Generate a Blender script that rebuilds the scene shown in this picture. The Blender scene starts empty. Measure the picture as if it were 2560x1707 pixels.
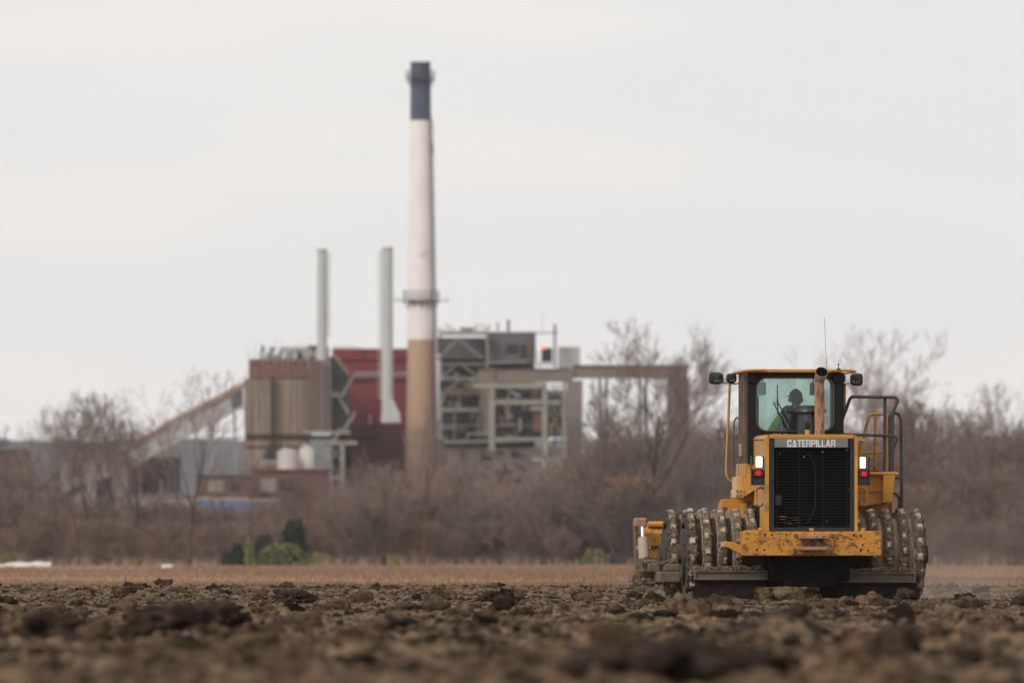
import bpy, math, random
import numpy as np
from mathutils import Vector, Matrix
R = math.radians
sc = bpy.context.scene
col = sc.collection
random.seed(7)
rng = np.random.default_rng(11)

# ------------------------------------------------------------------ camera, sky, sun
F = 28480.0          # focal length measured in pixels of a 2560 px wide frame
CX, HY, CZ = 1280.0, 1390.0, 0.62   # principal column, horizon row, lens height above the field
cd = bpy.data.cameras.new('camera'); cam = bpy.data.objects.new('camera', cd); col.objects.link(cam)
cd.sensor_width = 36.0; cd.lens = F / 2560.0 * 36.0
cam.location = (0, 0, CZ)
cam.rotation_euler = (R(90) + math.atan((HY - 853.5) / F), 0, 0)
cd.clip_start = 0.5; cd.clip_end = 30000
cd.dof.use_dof = True; cd.dof.focus_distance = 178.6; cd.dof.aperture_fstop = 3.9
cd.dof.aperture_blades = 9
sc.camera = cam

w = bpy.data.worlds.new('World'); sc.world = w; w.use_nodes = True
nt = w.node_tree; nt.nodes.clear()
out = nt.nodes.new('ShaderNodeOutputWorld'); bg = nt.nodes.new('ShaderNodeBackground')
sky = nt.nodes.new('ShaderNodeTexSky'); sky.sky_type = 'NISHITA'; sky.sun_disc = False
SUN_EL, SUN_AZ = R(38), R(-138)     # bright cloud behind the camera's left shoulder
sky.sun_elevation = SUN_EL; sky.sun_rotation = SUN_AZ
tc = nt.nodes.new('ShaderNodeTexCoord'); mp = nt.nodes.new('ShaderNodeMapping')
mp.inputs['Scale'].default_value = (13, 13, 75)
nz = nt.nodes.new('ShaderNodeTexNoise'); nz.inputs['Scale'].default_value = 1.3; nz.inputs['Detail'].default_value = 3
nz.inputs['Roughness'].default_value = 0.45
nt.links.new(tc.outputs['Generated'], mp.inputs['Vector']); nt.links.new(mp.outputs['Vector'], nz.inputs['Vector'])
cr = nt.nodes.new('ShaderNodeValToRGB')
cr.color_ramp.elements[0].position = 0.36; cr.color_ramp.elements[0].color = (8.22, 8.22, 8.20, 1)
cr.color_ramp.elements[1].position = 0.64; cr.color_ramp.elements[1].color = (8.90, 8.60, 8.33, 1)
nt.links.new(nz.outputs['Fac'], cr.inputs['Fac'])
mx = nt.nodes.new('ShaderNodeMix'); mx.data_type = 'RGBA'; mx.inputs['Factor'].default_value = 0.95
nt.links.new(sky.outputs['Color'], mx.inputs['A']); nt.links.new(cr.outputs['Color'], mx.inputs['B'])
nt.links.new(mx.outputs['Result'], bg.inputs['Color']); bg.inputs['Strength'].default_value = 0.1
nt.links.new(bg.outputs[0], out.inputs[0])

sl = bpy.data.lights.new('sun', 'SUN'); sl.energy = 2.0; sl.angle = R(22); sl.color = (1.0, 0.95, 0.88)
so = bpy.data.objects.new('sun', sl); col.objects.link(so)
# light comes from azimuth SUN_AZ (clockwise from +Y)
sd = Vector((math.sin(SUN_AZ) * math.cos(SUN_EL), math.cos(SUN_AZ) * math.cos(SUN_EL), math.sin(SUN_EL)))
so.rotation_euler = sd.to_track_quat('Z', 'Y').to_euler()
sc.view_settings.view_transform = 'Standard'; sc.view_settings.look = 'None'
sc.view_settings.exposure = 0; sc.view_settings.gamma = 1
try:
    sc.cycles.use_denoising = True
    sc.cycles.max_bounces = 8; sc.cycles.transparent_max_bounces = 12; sc.cycles.volume_bounces = 1
    sc.cycles.volume_step_rate = 1.0
except Exception: pass

# ------------------------------------------------------------------ materials
def mat(name, c1, c2=None, scale=3.0, rough=0.8, metal=0.0, stretch=(1, 1, 1), lo=0.35, hi=0.65, detail=5,
        c3=None, s3=8.0, t3=0.6, w3=0.06, bump=0.0, bs=None, island=0.0, objrand=0.0, spec=0.4, coat=0.0, st3=(1,1,1), lines=None):
    """noise blend of c1 and c2, then patches of c3 on top, optional bump"""
    m = bpy.data.materials.new(name); m.use_nodes = True
    t = m.node_tree; b = t.nodes['Principled BSDF']; L = t.links
    b.inputs['Roughness'].default_value = rough; b.inputs['Metallic'].default_value = metal
    b.inputs['Specular IOR Level'].default_value = spec
    if coat: b.inputs['Coat Weight'].default_value = coat
    tcn = t.nodes.new('ShaderNodeTexCoord'); mpn = t.nodes.new('ShaderNodeMapping'); mpn.inputs['Scale'].default_value = stretch
    L.new(tcn.outputs['Object'], mpn.inputs['Vector'])
    def noise(s, d=detail, src=mpn):
        n = t.nodes.new('ShaderNodeTexNoise'); n.inputs['Scale'].default_value = s; n.inputs['Detail'].default_value = d
        n.inputs['Roughness'].default_value = 0.6
        L.new(src.outputs['Vector'], n.inputs['Vector']); return n
    def mrange(src, a, bb):
        r = t.nodes.new('ShaderNodeMapRange'); r.inputs['From Min'].default_value = a; r.inputs['From Max'].default_value = bb
        L.new(src, r.inputs['Value']); return r.outputs['Result']
    cur = None
    if c2 is None: c2 = tuple(x * 0.8 for x in c1)
    n1 = noise(scale)
    mxn = t.nodes.new('ShaderNodeMix'); mxn.data_type = 'RGBA'
    L.new(mrange(n1.outputs['Fac'], lo, hi), mxn.inputs['Factor'])
    mxn.inputs['A'].default_value = (*c1, 1); mxn.inputs['B'].default_value = (*c2, 1)
    cur = mxn.outputs['Result']
    if c3 is not None:
        mp3 = t.nodes.new('ShaderNodeMapping'); mp3.inputs['Scale'].default_value = st3; mp3.inputs['Location'].default_value = (3.1, 7.7, 1.9)
        L.new(tcn.outputs['Object'], mp3.inputs['Vector'])
        n3 = noise(s3, 6, mp3)
        m3 = t.nodes.new('ShaderNodeMix'); m3.data_type = 'RGBA'
        L.new(mrange(n3.outputs['Fac'], t3, t3 + w3), m3.inputs['Factor'])
        L.new(cur, m3.inputs['A']); m3.inputs['B'].default_value = (*c3, 1); cur = m3.outputs['Result']
    if lines is not None:
        for q, (sc_, st_, wd_, th_) in enumerate(((5.0, (1, 1, 2.5), .013, .47), (7.0, (2.2, 1, .8), .015, .49))):
            mpl = t.nodes.new('ShaderNodeMapping'); mpl.inputs['Scale'].default_value = st_; mpl.inputs['Location'].default_value = (q * 4.3, 2, q); L.new(tcn.outputs['Object'], mpl.inputs[0])
            nl = noise(sc_, 2, mpl); mk = noise(2.0 + q, 2, mpl)
            ab = t.nodes.new('ShaderNodeMath'); ab.operation = 'SUBTRACT'; ab.inputs[1].default_value = .5; L.new(nl.outputs['Fac'], ab.inputs[0])
            a2 = t.nodes.new('ShaderNodeMath'); a2.operation = 'ABSOLUTE'; L.new(ab.outputs[0], a2.inputs[0])
            a3 = t.nodes.new('ShaderNodeMath'); a3.operation = 'LESS_THAN'; a3.inputs[1].default_value = wd_; L.new(a2.outputs[0], a3.inputs[0])
            a4 = t.nodes.new('ShaderNodeMath'); a4.operation = 'MULTIPLY'; L.new(a3.outputs[0], a4.inputs[0]); L.new(mrange(mk.outputs['Fac'], th_, th_ + .03), a4.inputs[1])
            ml = t.nodes.new('ShaderNodeMix'); ml.data_type = 'RGBA'; L.new(a4.outputs[0], ml.inputs['Factor']); L.new(cur, ml.inputs['A']); ml.inputs['B'].default_value = (*lines, 1); cur = ml.outputs['Result']
    if island or objrand:
        if island:
            g = t.nodes.new('ShaderNodeNewGeometry'); rs = g.outputs['Random Per Island']; amt = island
        else:
            g = t.nodes.new('ShaderNodeObjectInfo'); rs = g.outputs['Random']; amt = objrand
        mr = t.nodes.new('ShaderNodeMapRange'); mr.inputs['To Min'].default_value = 1 - amt; mr.inputs['To Max'].default_value = 1 + amt
        L.new(rs, mr.inputs['Value'])
        hs = t.nodes.new('ShaderNodeHueSaturation'); L.new(mr.outputs['Result'], hs.inputs['Value']); L.new(cur, hs.inputs['Color'])
        cur = hs.outputs['Color']
    L.new(cur, b.inputs['Base Color'])
    if bump:
        nb = noise(bs or scale * 4, 6)
        bn = t.nodes.new('ShaderNodeBump'); bn.inputs['Strength'].default_value = 1.0; bn.inputs['Distance'].default_value = bump
        L.new(nb.outputs['Fac'], bn.inputs['Height']); L.new(bn.outputs['Normal'], b.inputs['Normal'])
    return m
def emit(name, c, s):
    m = bpy.data.materials.new(name); m.use_nodes = True
    b = m.node_tree.nodes['Principled BSDF']; b.inputs['Base Color'].default_value = (*c, 1)
    b.inputs['Emission Color'].default_value = (*c, 1); b.inputs['Emission Strength'].default_value = s
    return m
def glass_mat(name, tint, dust, dcol):  # dust: strength of a pale veil that lightens the view
    m = bpy.data.materials.new(name); m.use_nodes = True; t = m.node_tree; t.nodes.clear(); L = t.links
    o = t.nodes.new('ShaderNodeOutputMaterial'); tr = t.nodes.new('ShaderNodeBsdfTransparent'); tr.inputs[0].default_value = (*tint, 1)
    gl = t.nodes.new('ShaderNodeBsdfGlossy'); gl.inputs['Roughness'].default_value = 0.03
    df = t.nodes.new('ShaderNodeBsdfTranslucent'); df.inputs[0].default_value = (*dcol, 1)
    d2 = t.nodes.new('ShaderNodeBsdfDiffuse'); d2.inputs[0].default_value = (*dcol, 1)
    md = t.nodes.new('ShaderNodeMixShader'); md.inputs[0].default_value = 0.5; L.new(df.outputs[0], md.inputs[1]); L.new(d2.outputs[0], md.inputs[2])
    tcn = t.nodes.new('ShaderNodeTexCoord'); mpn = t.nodes.new('ShaderNodeMapping'); mpn.inputs['Scale'].default_value = (1, 1, .5)
    nn = t.nodes.new('ShaderNodeTexNoise'); nn.inputs['Scale'].default_value = 3.0; nn.inputs['Detail'].default_value = 4
    L.new(tcn.outputs['Object'], mpn.inputs[0]); L.new(mpn.outputs[0], nn.inputs['Vector'])
    mr = t.nodes.new('ShaderNodeMapRange'); mr.inputs['From Min'].default_value = .3; mr.inputs['From Max'].default_value = .7
    mr.inputs['To Min'].default_value = dust * .6; mr.inputs['To Max'].default_value = dust * 1.4
    L.new(nn.outputs['Fac'], mr.inputs['Value'])
    m1 = t.nodes.new('ShaderNodeMixShader'); L.new(mr.outputs[0], m1.inputs[0]); L.new(tr.outputs[0], m1.inputs[1]); L.new(md.outputs[0], m1.inputs[2])
    fr = t.nodes.new('ShaderNodeFresnel'); fr.inputs[0].default_value = 1.5
    m2 = t.nodes.new('ShaderNodeMixShader'); L.new(fr.outputs[0], m2.inputs[0]); L.new(m1.outputs[0], m2.inputs[1]); L.new(gl.outputs[0], m2.inputs[2])
    L.new(m2.outputs[0], o.inputs[0]); return m

M = {}
M['yellow'] = mat('yellow_paint', (0.57, 0.258, 0.026), (0.44, 0.212, 0.042), 2.5, rough=0.45, c3=(0.22, 0.14, 0.07), s3=4, t3=0.54, w3=0.16, bump=0.001, bs=30)
M['yellow_worn'] = mat('worn_yellow_paint', (0.58, 0.25, 0.026), (0.38, 0.17, 0.036), 5, rough=0.5, lo=.4, hi=.75,
                       c3=(0.16, 0.065, 0.030), s3=4.5, t3=0.54, w3=0.12, st3=(1, 1, 1.6), bump=0.002, bs=40, lines=(0.07, 0.032, 0.022))
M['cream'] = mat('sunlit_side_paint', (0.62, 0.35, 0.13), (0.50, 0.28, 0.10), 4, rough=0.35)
M['black'] = mat('black_paint', (0.007, 0.008, 0.010), (0.013, 0.013, 0.014), 3, rough=0.55, spec=.2)
M['frame_grey'] = mat('dark_grey_frame_paint', (0.020, 0.023, 0.028), (0.028, 0.030, 0.034), 5, rough=0.6, spec=.25)
M['grille'] = mat('grille_black_metal', (0.006, 0.006, 0.006), (0.012, 0.011, 0.010), 6, rough=0.6, spec=.2)
M['plate'] = mat('brushed_grey_plate', (0.20, 0.19, 0.195), (0.15, 0.145, 0.15), 4, rough=0.6, stretch=(.3, 1, 6))
M['letter'] = mat('white_lettering', (0.72, 0.71, 0.70), (0.6, 0.59, 0.58), 9, rough=0.6)
M['rail'] = mat('dark_grey_rail_paint', (0.035, 0.037, 0.042), (0.055, 0.055, 0.058), 8, rough=0.5)
M['brown_frame'] = mat('dusty_brown_door_frame', (0.12, 0.075, 0.052), (0.17, 0.12, 0.085), 6, rough=0.8)
M['rubber'] = mat('window_seal', (0.10, 0.082, 0.062), (0.07, 0.06, 0.05), 8, rough=0.9)
M['glass'] = glass_mat('teal_glass', (0.90, 0.99, 0.97), 0.025, (0.66, 0.80, 0.76))
M['glass_veiled'] = glass_mat('veiled_teal_windscreen', (0.86, 0.95, 0.94), 0.24, (0.90, 0.99, 0.96))  # milky veil added to brighten the view through the cab
M['exhaust'] = mat('rusty_exhaust_steel', (0.27, 0.135, 0.075), (0.38, 0.215, 0.135), 5, rough=0.75, stretch=(2, 2, .8), c3=(0.045, 0.035, 0.032), s3=4, t3=0.56, w3=0.12, st3=(3, 3, 1))
M['soot'] = mat('soot_black', (0.003, 0.003, 0.003), (0.004, 0.004, 0.004), 4, rough=1.0, spec=.05)
M['cleaner'] = mat('dark_plastic', (0.020, 0.022, 0.030), (0.03, 0.03, 0.037), 5, rough=0.35)
M['mud'] = mat('caked_mud', (0.075, 0.048, 0.029), (0.215, 0.155, 0.098), 14, rough=0.95, bump=0.012, bs=45, c3=(0.035, 0.026, 0.02), s3=9, t3=0.56, w3=0.1)
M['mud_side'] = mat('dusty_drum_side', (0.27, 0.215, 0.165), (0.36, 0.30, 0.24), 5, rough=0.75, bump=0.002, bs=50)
M['mud_shade_dark'] = mat('dark_mud_and_gap_shade', (0.030, 0.023, 0.018), (0.075, 0.055, 0.04), 12, rough=0.9, bump=0.015, bs=40)  # dark mud, also paints the shade in gaps between rings
M['tooth'] = mat('polished_tooth_glints', (0.48, 0.415, 0.345), (0.13, 0.105, 0.07), 9, rough=0.35, metal=0.3, lo=.42, hi=.60)  # pale patches paint glints on the polished steel
M['bar_mud'] = mat('mud_coloured_steel', (0.150, 0.118, 0.083), (0.105, 0.082, 0.058), 7, rough=0.85, bump=0.004, bs=30)
M['skirt'] = mat('mud_and_shade_skirt', (0.030, 0.023, 0.018), (0.016, 0.012, 0.010), 5, rough=.95, spec=.1)  # mud tone darkened to paint the shade below the bars
M['under'] = mat('shade_black_underside', (0.007, 0.006, 0.005), (0.013, 0.010, 0.008), 4, rough=0.95, spec=.1)  # near-black paints the shade under the machine
M['rod'] = mat('chrome_rod', (0.72, 0.72, 0.72), (0.6, 0.6, 0.58), 6, rough=0.3, metal=0.6)
M['tan_steel'] = mat('dusty_tan_cylinder', (0.42, 0.34, 0.25), (0.32, 0.25, 0.18), 6, rough=0.7)
M['lamp_on'] = emit('lit_lamp', (0.93, 1.0, 0.78), 9.0)
M['led'] = emit('red_leds', (1.0, 0.015, 0.03), 0.9)
M['red_lens'] = mat('dark_red_lens', (0.07, 0.008, 0.010), (0.05, 0.007, 0.008), 9, rough=0.3)
M['navy'] = mat('dark_blue_box', (0.012, 0.016, 0.028), (0.018, 0.02, 0.032), 5, rough=0.5)
M['red_tag'] = mat('red_paint', (0.30, 0.015, 0.02), (0.22, 0.012, 0.015), 9, rough=0.5)
M['mirror'] = mat('mirror_glass', (0.10, 0.12, 0.11), (0.07, 0.08, 0.08), 3, rough=0.08, metal=0.8)
M['hiviz'] = mat('green_jacket_cloth', (0.22, 0.75, 0.04), (0.15, 0.60, 0.03), 12, rough=0.9)
M['skin'] = mat('skin', (0.30, 0.17, 0.12), (0.26, 0.14, 0.10), 9, rough=0.6)
M['dark_cloth'] = mat('dark_cloth', (0.012, 0.012, 0.013), (0.02, 0.02, 0.02), 9, rough=0.95)
M['hose'] = mat('hose_grey', (0.16, 0.16, 0.15), (0.1, 0.1, 0.1), 9, rough=0.5)

# ------------------------------------------------------------------ mesh builder
class MB:
    def __init__(s): s.v = []; s.f = []; s.mi = []; s.cm = 0
    def face(s, idx): s.f.append(idx); s.mi.append(s.cm)
    def add(s, vs, fs):
        o = len(s.v); s.v += [tuple(p) for p in vs]
        for f in fs: s.face([o + i for i in f])
    def box(s, x0, x1, y0, y1, z0, z1):
        vs = [(x, y, z) for z in (z0, z1) for (x, y) in ((x0, y0), (x1, y0), (x1, y1), (x0, y1))]
        s.add(vs, [(3, 2, 1, 0), (4, 5, 6, 7), (0, 1, 5, 4), (1, 2, 6, 5), (2, 3, 7, 6), (3, 0, 4, 7)]); return s
    def obox(s, c, ax, ay, az):
        c, ax, ay, az = map(Vector, (c, ax, ay, az))
        vs = [c + sx * ax + sy * ay + sz * az for sz in (-1, 1) for (sx, sy) in ((-1, -1), (1, -1), (1, 1), (-1, 1))]
        s.add(vs, [(3, 2, 1, 0), (4, 5, 6, 7), (0, 1, 5, 4), (1, 2, 6, 5), (2, 3, 7, 6), (3, 0, 4, 7)]); return s
    def bar(s, p0, p1, wx, wy):
        """rectangular bar between two points"""
        p0, p1 = Vector(p0), Vector(p1); d = (p1 - p0); L = d.length; d.normalize()
        u = Vector((0, 1, 0)); 
        if abs(d.dot(u)) > .9: u = Vector((1, 0, 0))
        a = d.cross(u).normalized(); b = d.cross(a).normalized()
        return s.obox((p0 + p1) / 2, a * wx / 2, b * wy / 2, d * L / 2)
    def tube(s, pts, r, n=10, cap=True):
        pts = [Vector(p) for p in pts]; rs = r if isinstance(r, (list, tuple)) else [r] * len(pts)
        o = len(s.v); prev = None
        for i, p in enumerate(pts):
            d = (pts[min(i + 1, len(pts) - 1)] - pts[max(i - 1, 0)]).normalized()
            if prev is None:
                u = Vector((0, 0, 1)) if abs(d.z) < .9 else Vector((1, 0, 0)); a = d.cross(u).normalized()
            else:
                a = (prev - d * prev.dot(d)).normalized()
            prev = a; b = d.cross(a)
            for k in range(n):
                t = 2 * math.pi * k / n; s.v.append(tuple(p + (a * math.cos(t) + b * math.sin(t)) * rs[i]))
        for i in range(len(pts) - 1):
            for k in range(n):
                k2 = (k + 1) % n; s.face([o + i * n + k, o + i * n + k2, o + (i + 1) * n + k2, o + (i + 1) * n + k])
        if cap:
            s.face([o + k for k in range(n)][::-1]); s.face([o + (len(pts) - 1) * n + k for k in range(n)])
        return s
    def cyl(s, p0, p1, r0, r1=None, n=20): return s.tube([p0, p1], [r0, r0 if r1 is None else r1], n)
    def lathe(s, c, prof, n=32):
        """profile of (radius, height) turned about z at c"""
        o = len(s.v)
        for (r, h) in prof:
            for k in range(n):
                t = 2 * math.pi * k / n; s.v.append((c[0] + r * math.cos(t), c[1] + r * math.sin(t), c[2] + h))
        for i in range(len(prof) - 1):
            for k in range(n):
                k2 = (k + 1) % n; s.face([o + i * n + k, o + i * n + k2, o + (i + 1) * n + k2, o + (i + 1) * n + k])
        s.face([o + k for k in range(n)][::-1]); s.face([o + (len(prof) - 1) * n + k for k in range(n)]); return s
    def prism(s, poly, e):
        """closed polygon (list of 3-D points) extruded by vector e"""
        n = len(poly); e = Vector(e); vs = [Vector(p) for p in poly]; vs += [p + e for p in vs]
        s.add(vs, [list(range(n)), list(range(n, 2 * n))[::-1]] + [(i, i + n, (i + 1) % n + n, (i + 1) % n) for i in range(n)]); return s
    def build(s, name, m, parent=None, origin=(0, 0, 0), smooth=False, bevel=0):
        me = bpy.data.meshes.new(name); o = Vector(origin)
        me.from_pydata([tuple(Vector(p) - o) for p in s.v], [], s.f)
        for q in (m if isinstance(m, (list, tuple)) else [m]): me.materials.append(q)
        if any(s.mi): me.polygons.foreach_set('material_index', s.mi)
        me.update()
        import bmesh
        bm = bmesh.new(); bm.from_mesh(me); bmesh.ops.recalc_face_normals(bm, faces=bm.faces); bm.to_mesh(me); bm.free()
        if smooth: me.polygons.foreach_set('use_smooth', [True] * len(me.polygons))
        ob = bpy.data.objects.new(name, me); col.objects.link(ob)
        if parent is not None: ob.parent = parent
        if bevel:
            b = ob.modifiers.new('bevel', 'BEVEL'); b.width = bevel; b.segments = 2; b.limit_method = 'ANGLE'
        if smooth:
            try: me.set_sharp_from_angle(angle=R(40))
            except Exception: pass
        return ob
def tag(o, label=None, cat=None, group=None, kind=None):
    for k, v in (('label', label), ('category', cat), ('group', group), ('kind', kind)):
        if v: o[k] = v
    return o
def empty(name, loc, rz=0):
    o = bpy.data.objects.new(name, None); col.objects.link(o); o.location = loc; o.rotation_euler = (0, 0, rz); o.empty_display_size = .5; return o
def np_mesh(name, V, Fq, m, parent=None, smooth=False):
    me = bpy.data.meshes.new(name); k = Fq.shape[1]
    me.vertices.add(len(V)); me.vertices.foreach_set('co', np.ascontiguousarray(V, np.float32).ravel())
    me.loops.add(Fq.size); me.loops.foreach_set('vertex_index', np.ascontiguousarray(Fq, np.int32).ravel())
    me.polygons.add(len(Fq)); me.polygons.foreach_set('loop_start', np.arange(0, Fq.size, k, dtype=np.int32))
    me.materials.append(m); me.update(calc_edges=True); 
    if smooth: me.polygons.foreach_set('use_smooth', np.ones(len(Fq), bool))
    ob = bpy.data.objects.new(name, me); col.objects.link(ob)
    if parent: ob.parent = parent
    return ob
def rpath(pts, r, k=5):
    """round the inner corners of a polyline"""
    pts = [Vector(p) for p in pts]; o = [pts[0]]
    for i in range(1, len(pts) - 1):
        a, b, c = pts[i - 1], pts[i], pts[i + 1]; u = a - b; v = c - b
        rr = min(r, u.length * .48, v.length * .48); p0 = b + u.normalized() * rr; p2 = b + v.normalized() * rr
        for j in range(k + 1):
            t = j / k; o.append(p0 * (1 - t) ** 2 + b * 2 * t * (1 - t) + p2 * t * t)
    return o + [pts[-1]]

# ------------------------------------------------------------------ numpy noise
def _h(i, j, k, s):
    n = (i * 374761393 + j * 668265263 + k * 2147483647 + s * 974634777) & 0xffffffff
    n = ((n ^ (n >> 13)) * 1274126177) & 0xffffffff
    return ((n ^ (n >> 16)) & 0xffff) / 65535.0
def vnoise(x, y, z=0.0, s=0):
    x, y, z = np.broadcast_arrays(np.asarray(x, float), np.asarray(y, float), np.asarray(z, float))
    i, j, k = (np.floor(a).astype(np.int64) for a in (x, y, z)); fx, fy, fz = x - i, y - j, z - k
    fx, fy, fz = (f * f * (3 - 2 * f) for f in (fx, fy, fz)); r = 0
    for a in (0, 1):
        for b in (0, 1):
            for c in (0, 1):
                r = r + _h(i + a, j + b, k + c, s) * (fx if a else 1 - fx) * (fy if b else 1 - fy) * (fz if c else 1 - fz)
    return r * 2 - 1
def fbm(x, y, z=0.0, o=4, s=0):
    r = 0; a = 1.0
    for q in range(o): r = r + a * vnoise(x * 2 ** q, y * 2 ** q, np.asarray(z) * 2 ** q, s + q); a *= .5
    return r

# ------------------------------------------------------------------ the ground
def PX(px, d): return (px - CX) * d / F
def PZ(py, d): return CZ + (HY - py) * d / F
def field_base(d):
    ds = [0, 54, 70, 90, 110, 140, 160, 178, 200, 235, 260]
    ys = [None, 1712, 1655, 1598, 1564, 1529, 1514, 1505, 1489, 1466, 1457]
    zs = [0.03] + [PZ(y, q) for y, q in zip(ys[1:], ds[1:])]
    return np.interp(d, ds, zs)
MOUNDS = [  # photo column, distance, rise, half width m, half depth m
    (1985, 86, .22, .42, 2.2), (1660, 58, .03, .50, 2.0), (1840, 61, .02, .35, 1.8), (1500, 56, .10, .3, 1.5), (100, 98, .14, .45, 2), (430, 103, .07, .5, 2), (2480, 80, .09, .45, 2),
    (2150, 66, .08, .45, 2), (900, 76, .08, .6, 3), (350, 68, .07, .4, 2.5), (2300, 100, .08, .6, 3), (640, 125, .10, .6, 2.5), (1220, 96, .05, .5, 3)]
def ground_h(X, Y):
    z = field_base(Y)
    rg = 1 - np.abs(fbm(X * 1.3, Y * .55, s=9, o=3)); z = z + (rg - .72) * .12
    r2 = 1 - np.abs(fbm(X * 4.2, Y * 1.7, s=12, o=3)); z = z + (r2 - .7) * .07
    z = z + fbm(X * 13, Y * 6, s=15, o=3) * .020
    for (px, d, hgt, wx, wy) in MOUNDS:
        z = z + hgt * np.exp(-((X - PX(px, d)) / wx) ** 2 - ((Y - d) / wy) ** 2)
    z = z - .08 * np.exp(-((X - 4.6) / 2.0) ** 4 - ((Y - 181.5) / 3.4) ** 4)      # rolled flat under the machine
    return z
M['soil'] = mat('ploughed_soil', (0.195, 0.128, 0.074), (0.038, 0.024, 0.014), 5.0, rough=0.97, detail=7, lo=.42, hi=.60, c3=(0.016, 0.011, 0.008), s3=2.4, t3=0.52, w3=0.08, bump=0.03, bs=18, st3=(1, .16, 1), stretch=(1, .14, 1), spec=.1)
M['clod'] = mat('soil_clod', (0.115, 0.074, 0.043), (0.024, 0.0155, 0.0095), 7, rough=0.97, detail=7, island=0.85, bump=0.02, bs=30, spec=.1)
M['grassland'] = mat('dry_brown_field', (0.32, 0.208, 0.137), (0.18, 0.118, 0.082), 0.012, rough=1.0, stretch=(1, .35, 1), lo=.3, hi=.7, detail=8, spec=.1)
M['far_ground'] = mat('far_land', (0.20, 0.135, 0.09), (0.13, 0.10, 0.07), .004, rough=1, spec=.1)
# land sheet out to the horizon
nx, ny = 60, 60
g = MB(); g.add([(-440, -12, -.5), (440, -12, -.5), (440, 5200, -.5), (-440, 5200, -.5)], [(0, 1, 2, 3)])
tag(g.build('ground', M['far_ground']), kind='structure')
nu, nd = 1050, 1500
ds = 38 * (245 / 38.) ** (np.linspace(0, 1, nd))
uu = np.linspace(-1, 1, nu)
DD, UU = np.meshgrid(ds, uu, indexing='ij'); XX = UU * (DD * .052 + 7.5); ZZ = ground_h(XX, DD)
idx = np.arange(nu * nd).reshape(nd, nu)
quads = np.stack([idx[:-1, :-1], idx[:-1, 1:], idx[1:, 1:], idx[1:, :-1]], -1).reshape(-1, 4)
tag(np_mesh('ploughed_field', np.stack([XX, DD, ZZ], -1).reshape(-1, 3), quads, M['soil'], smooth=True), kind='structure')
g = MB(); g.add([(-40, -10, -.25), (40, -10, -.25), (40, 234, -.25), (-40, 234, -.25)], [(0, 1, 2, 3)])
tag(g.build('field_near_edge', M['soil']), kind='structure')
# brown grass beyond
nu, nd = 160, 240
ds = np.linspace(229, 1180, nd); DD, UU = np.meshgrid(ds, np.linspace(-1, 1, nu), indexing='ij'); XX = UU * (DD * .06 + 20)
ZZ = .0 + fbm(XX * .08, DD * .03, s=21, o=3) * .09 - .02 - .6 * np.clip((235 - DD) / 5, 0, 1)
idx = np.arange(nu * nd).reshape(nd, nu)
quads = np.stack([idx[:-1, :-1], idx[:-1, 1:], idx[1:, 1:], idx[1:, :-1]], -1).reshape(-1, 4)
tag(np_mesh('brown_field', np.stack([XX, DD, ZZ], -1).reshape(-1, 3), quads, M['grassland'], smooth=True), kind='structure')
# dry grass standing on it
n = 60000
d = 1 / rng.uniform(1 / 690., 1 / 233., n); x = rng.uniform(-1, 1, n) * (d * .05 + 3)
hgt = rng.uniform(.06, .20, n) * (.7 + .5 * vnoise(x * .15, d * .03, s=5)); lean = rng.normal(0, .08, n); wd = rng.uniform(.02, .07, n) * d / 300
base = np.stack([x, d, np.full(n, -.08)], -1)
V = np.stack([base + np.stack([-wd, 0 * wd, 0 * wd], -1), base + np.stack([wd, 0 * wd, 0 * wd], -1), base + np.stack([lean + 0, rng.normal(0, .05, n), hgt + .08], -1)], 1).reshape(-1, 3)
M['straw'] = mat('dry_straw', (0.33, 0.215, 0.140), (0.19, 0.122, 0.084), .03, rough=1, island=.08, spec=.1)
tag(np_mesh('dry_grass', V, np.arange(3 * n).reshape(-1, 3), M['straw']), label='short dry brown grass covering the field beyond the ploughed soil', kind='stuff')

# clods
def ico(sub):
    import bmesh
    bm = bmesh.new(); bmesh.ops.create_icosphere(bm, subdivisions=sub, radius=1)
    V = np.array([v.co[:] for v in bm.verts]); Fc = np.array([[v.index for v in f.verts] for f in bm.faces]); bm.free(); return V, Fc
def clod_shape(V, s, rough=.55):
    n3 = fbm(V[:, 0] * 1.3 + s * 7, V[:, 1] * 1.3, V[:, 2] * 1.3, 3, s)
    n4 = fbm(V[:, 0] * 4 + s * 3, V[:, 1] * 4, V[:, 2] * 4, 3, s + 40)
    n5 = 1 - 2 * np.abs(fbm(V[:, 0] * 2.2 + s * 5, V[:, 1] * 2.2, V[:, 2] * 2.2, 3, s + 80))
    n6 = fbm(V[:, 0] * 9 + s, V[:, 1] * 9, V[:, 2] * 9, 2, s + 120) if len(V) > 100 else 0
    return V * np.clip(1 + rough * n3 + .20 * n4 + .28 * (n5 - .3) + .11 * n6, .25, 2)[:, None]
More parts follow.
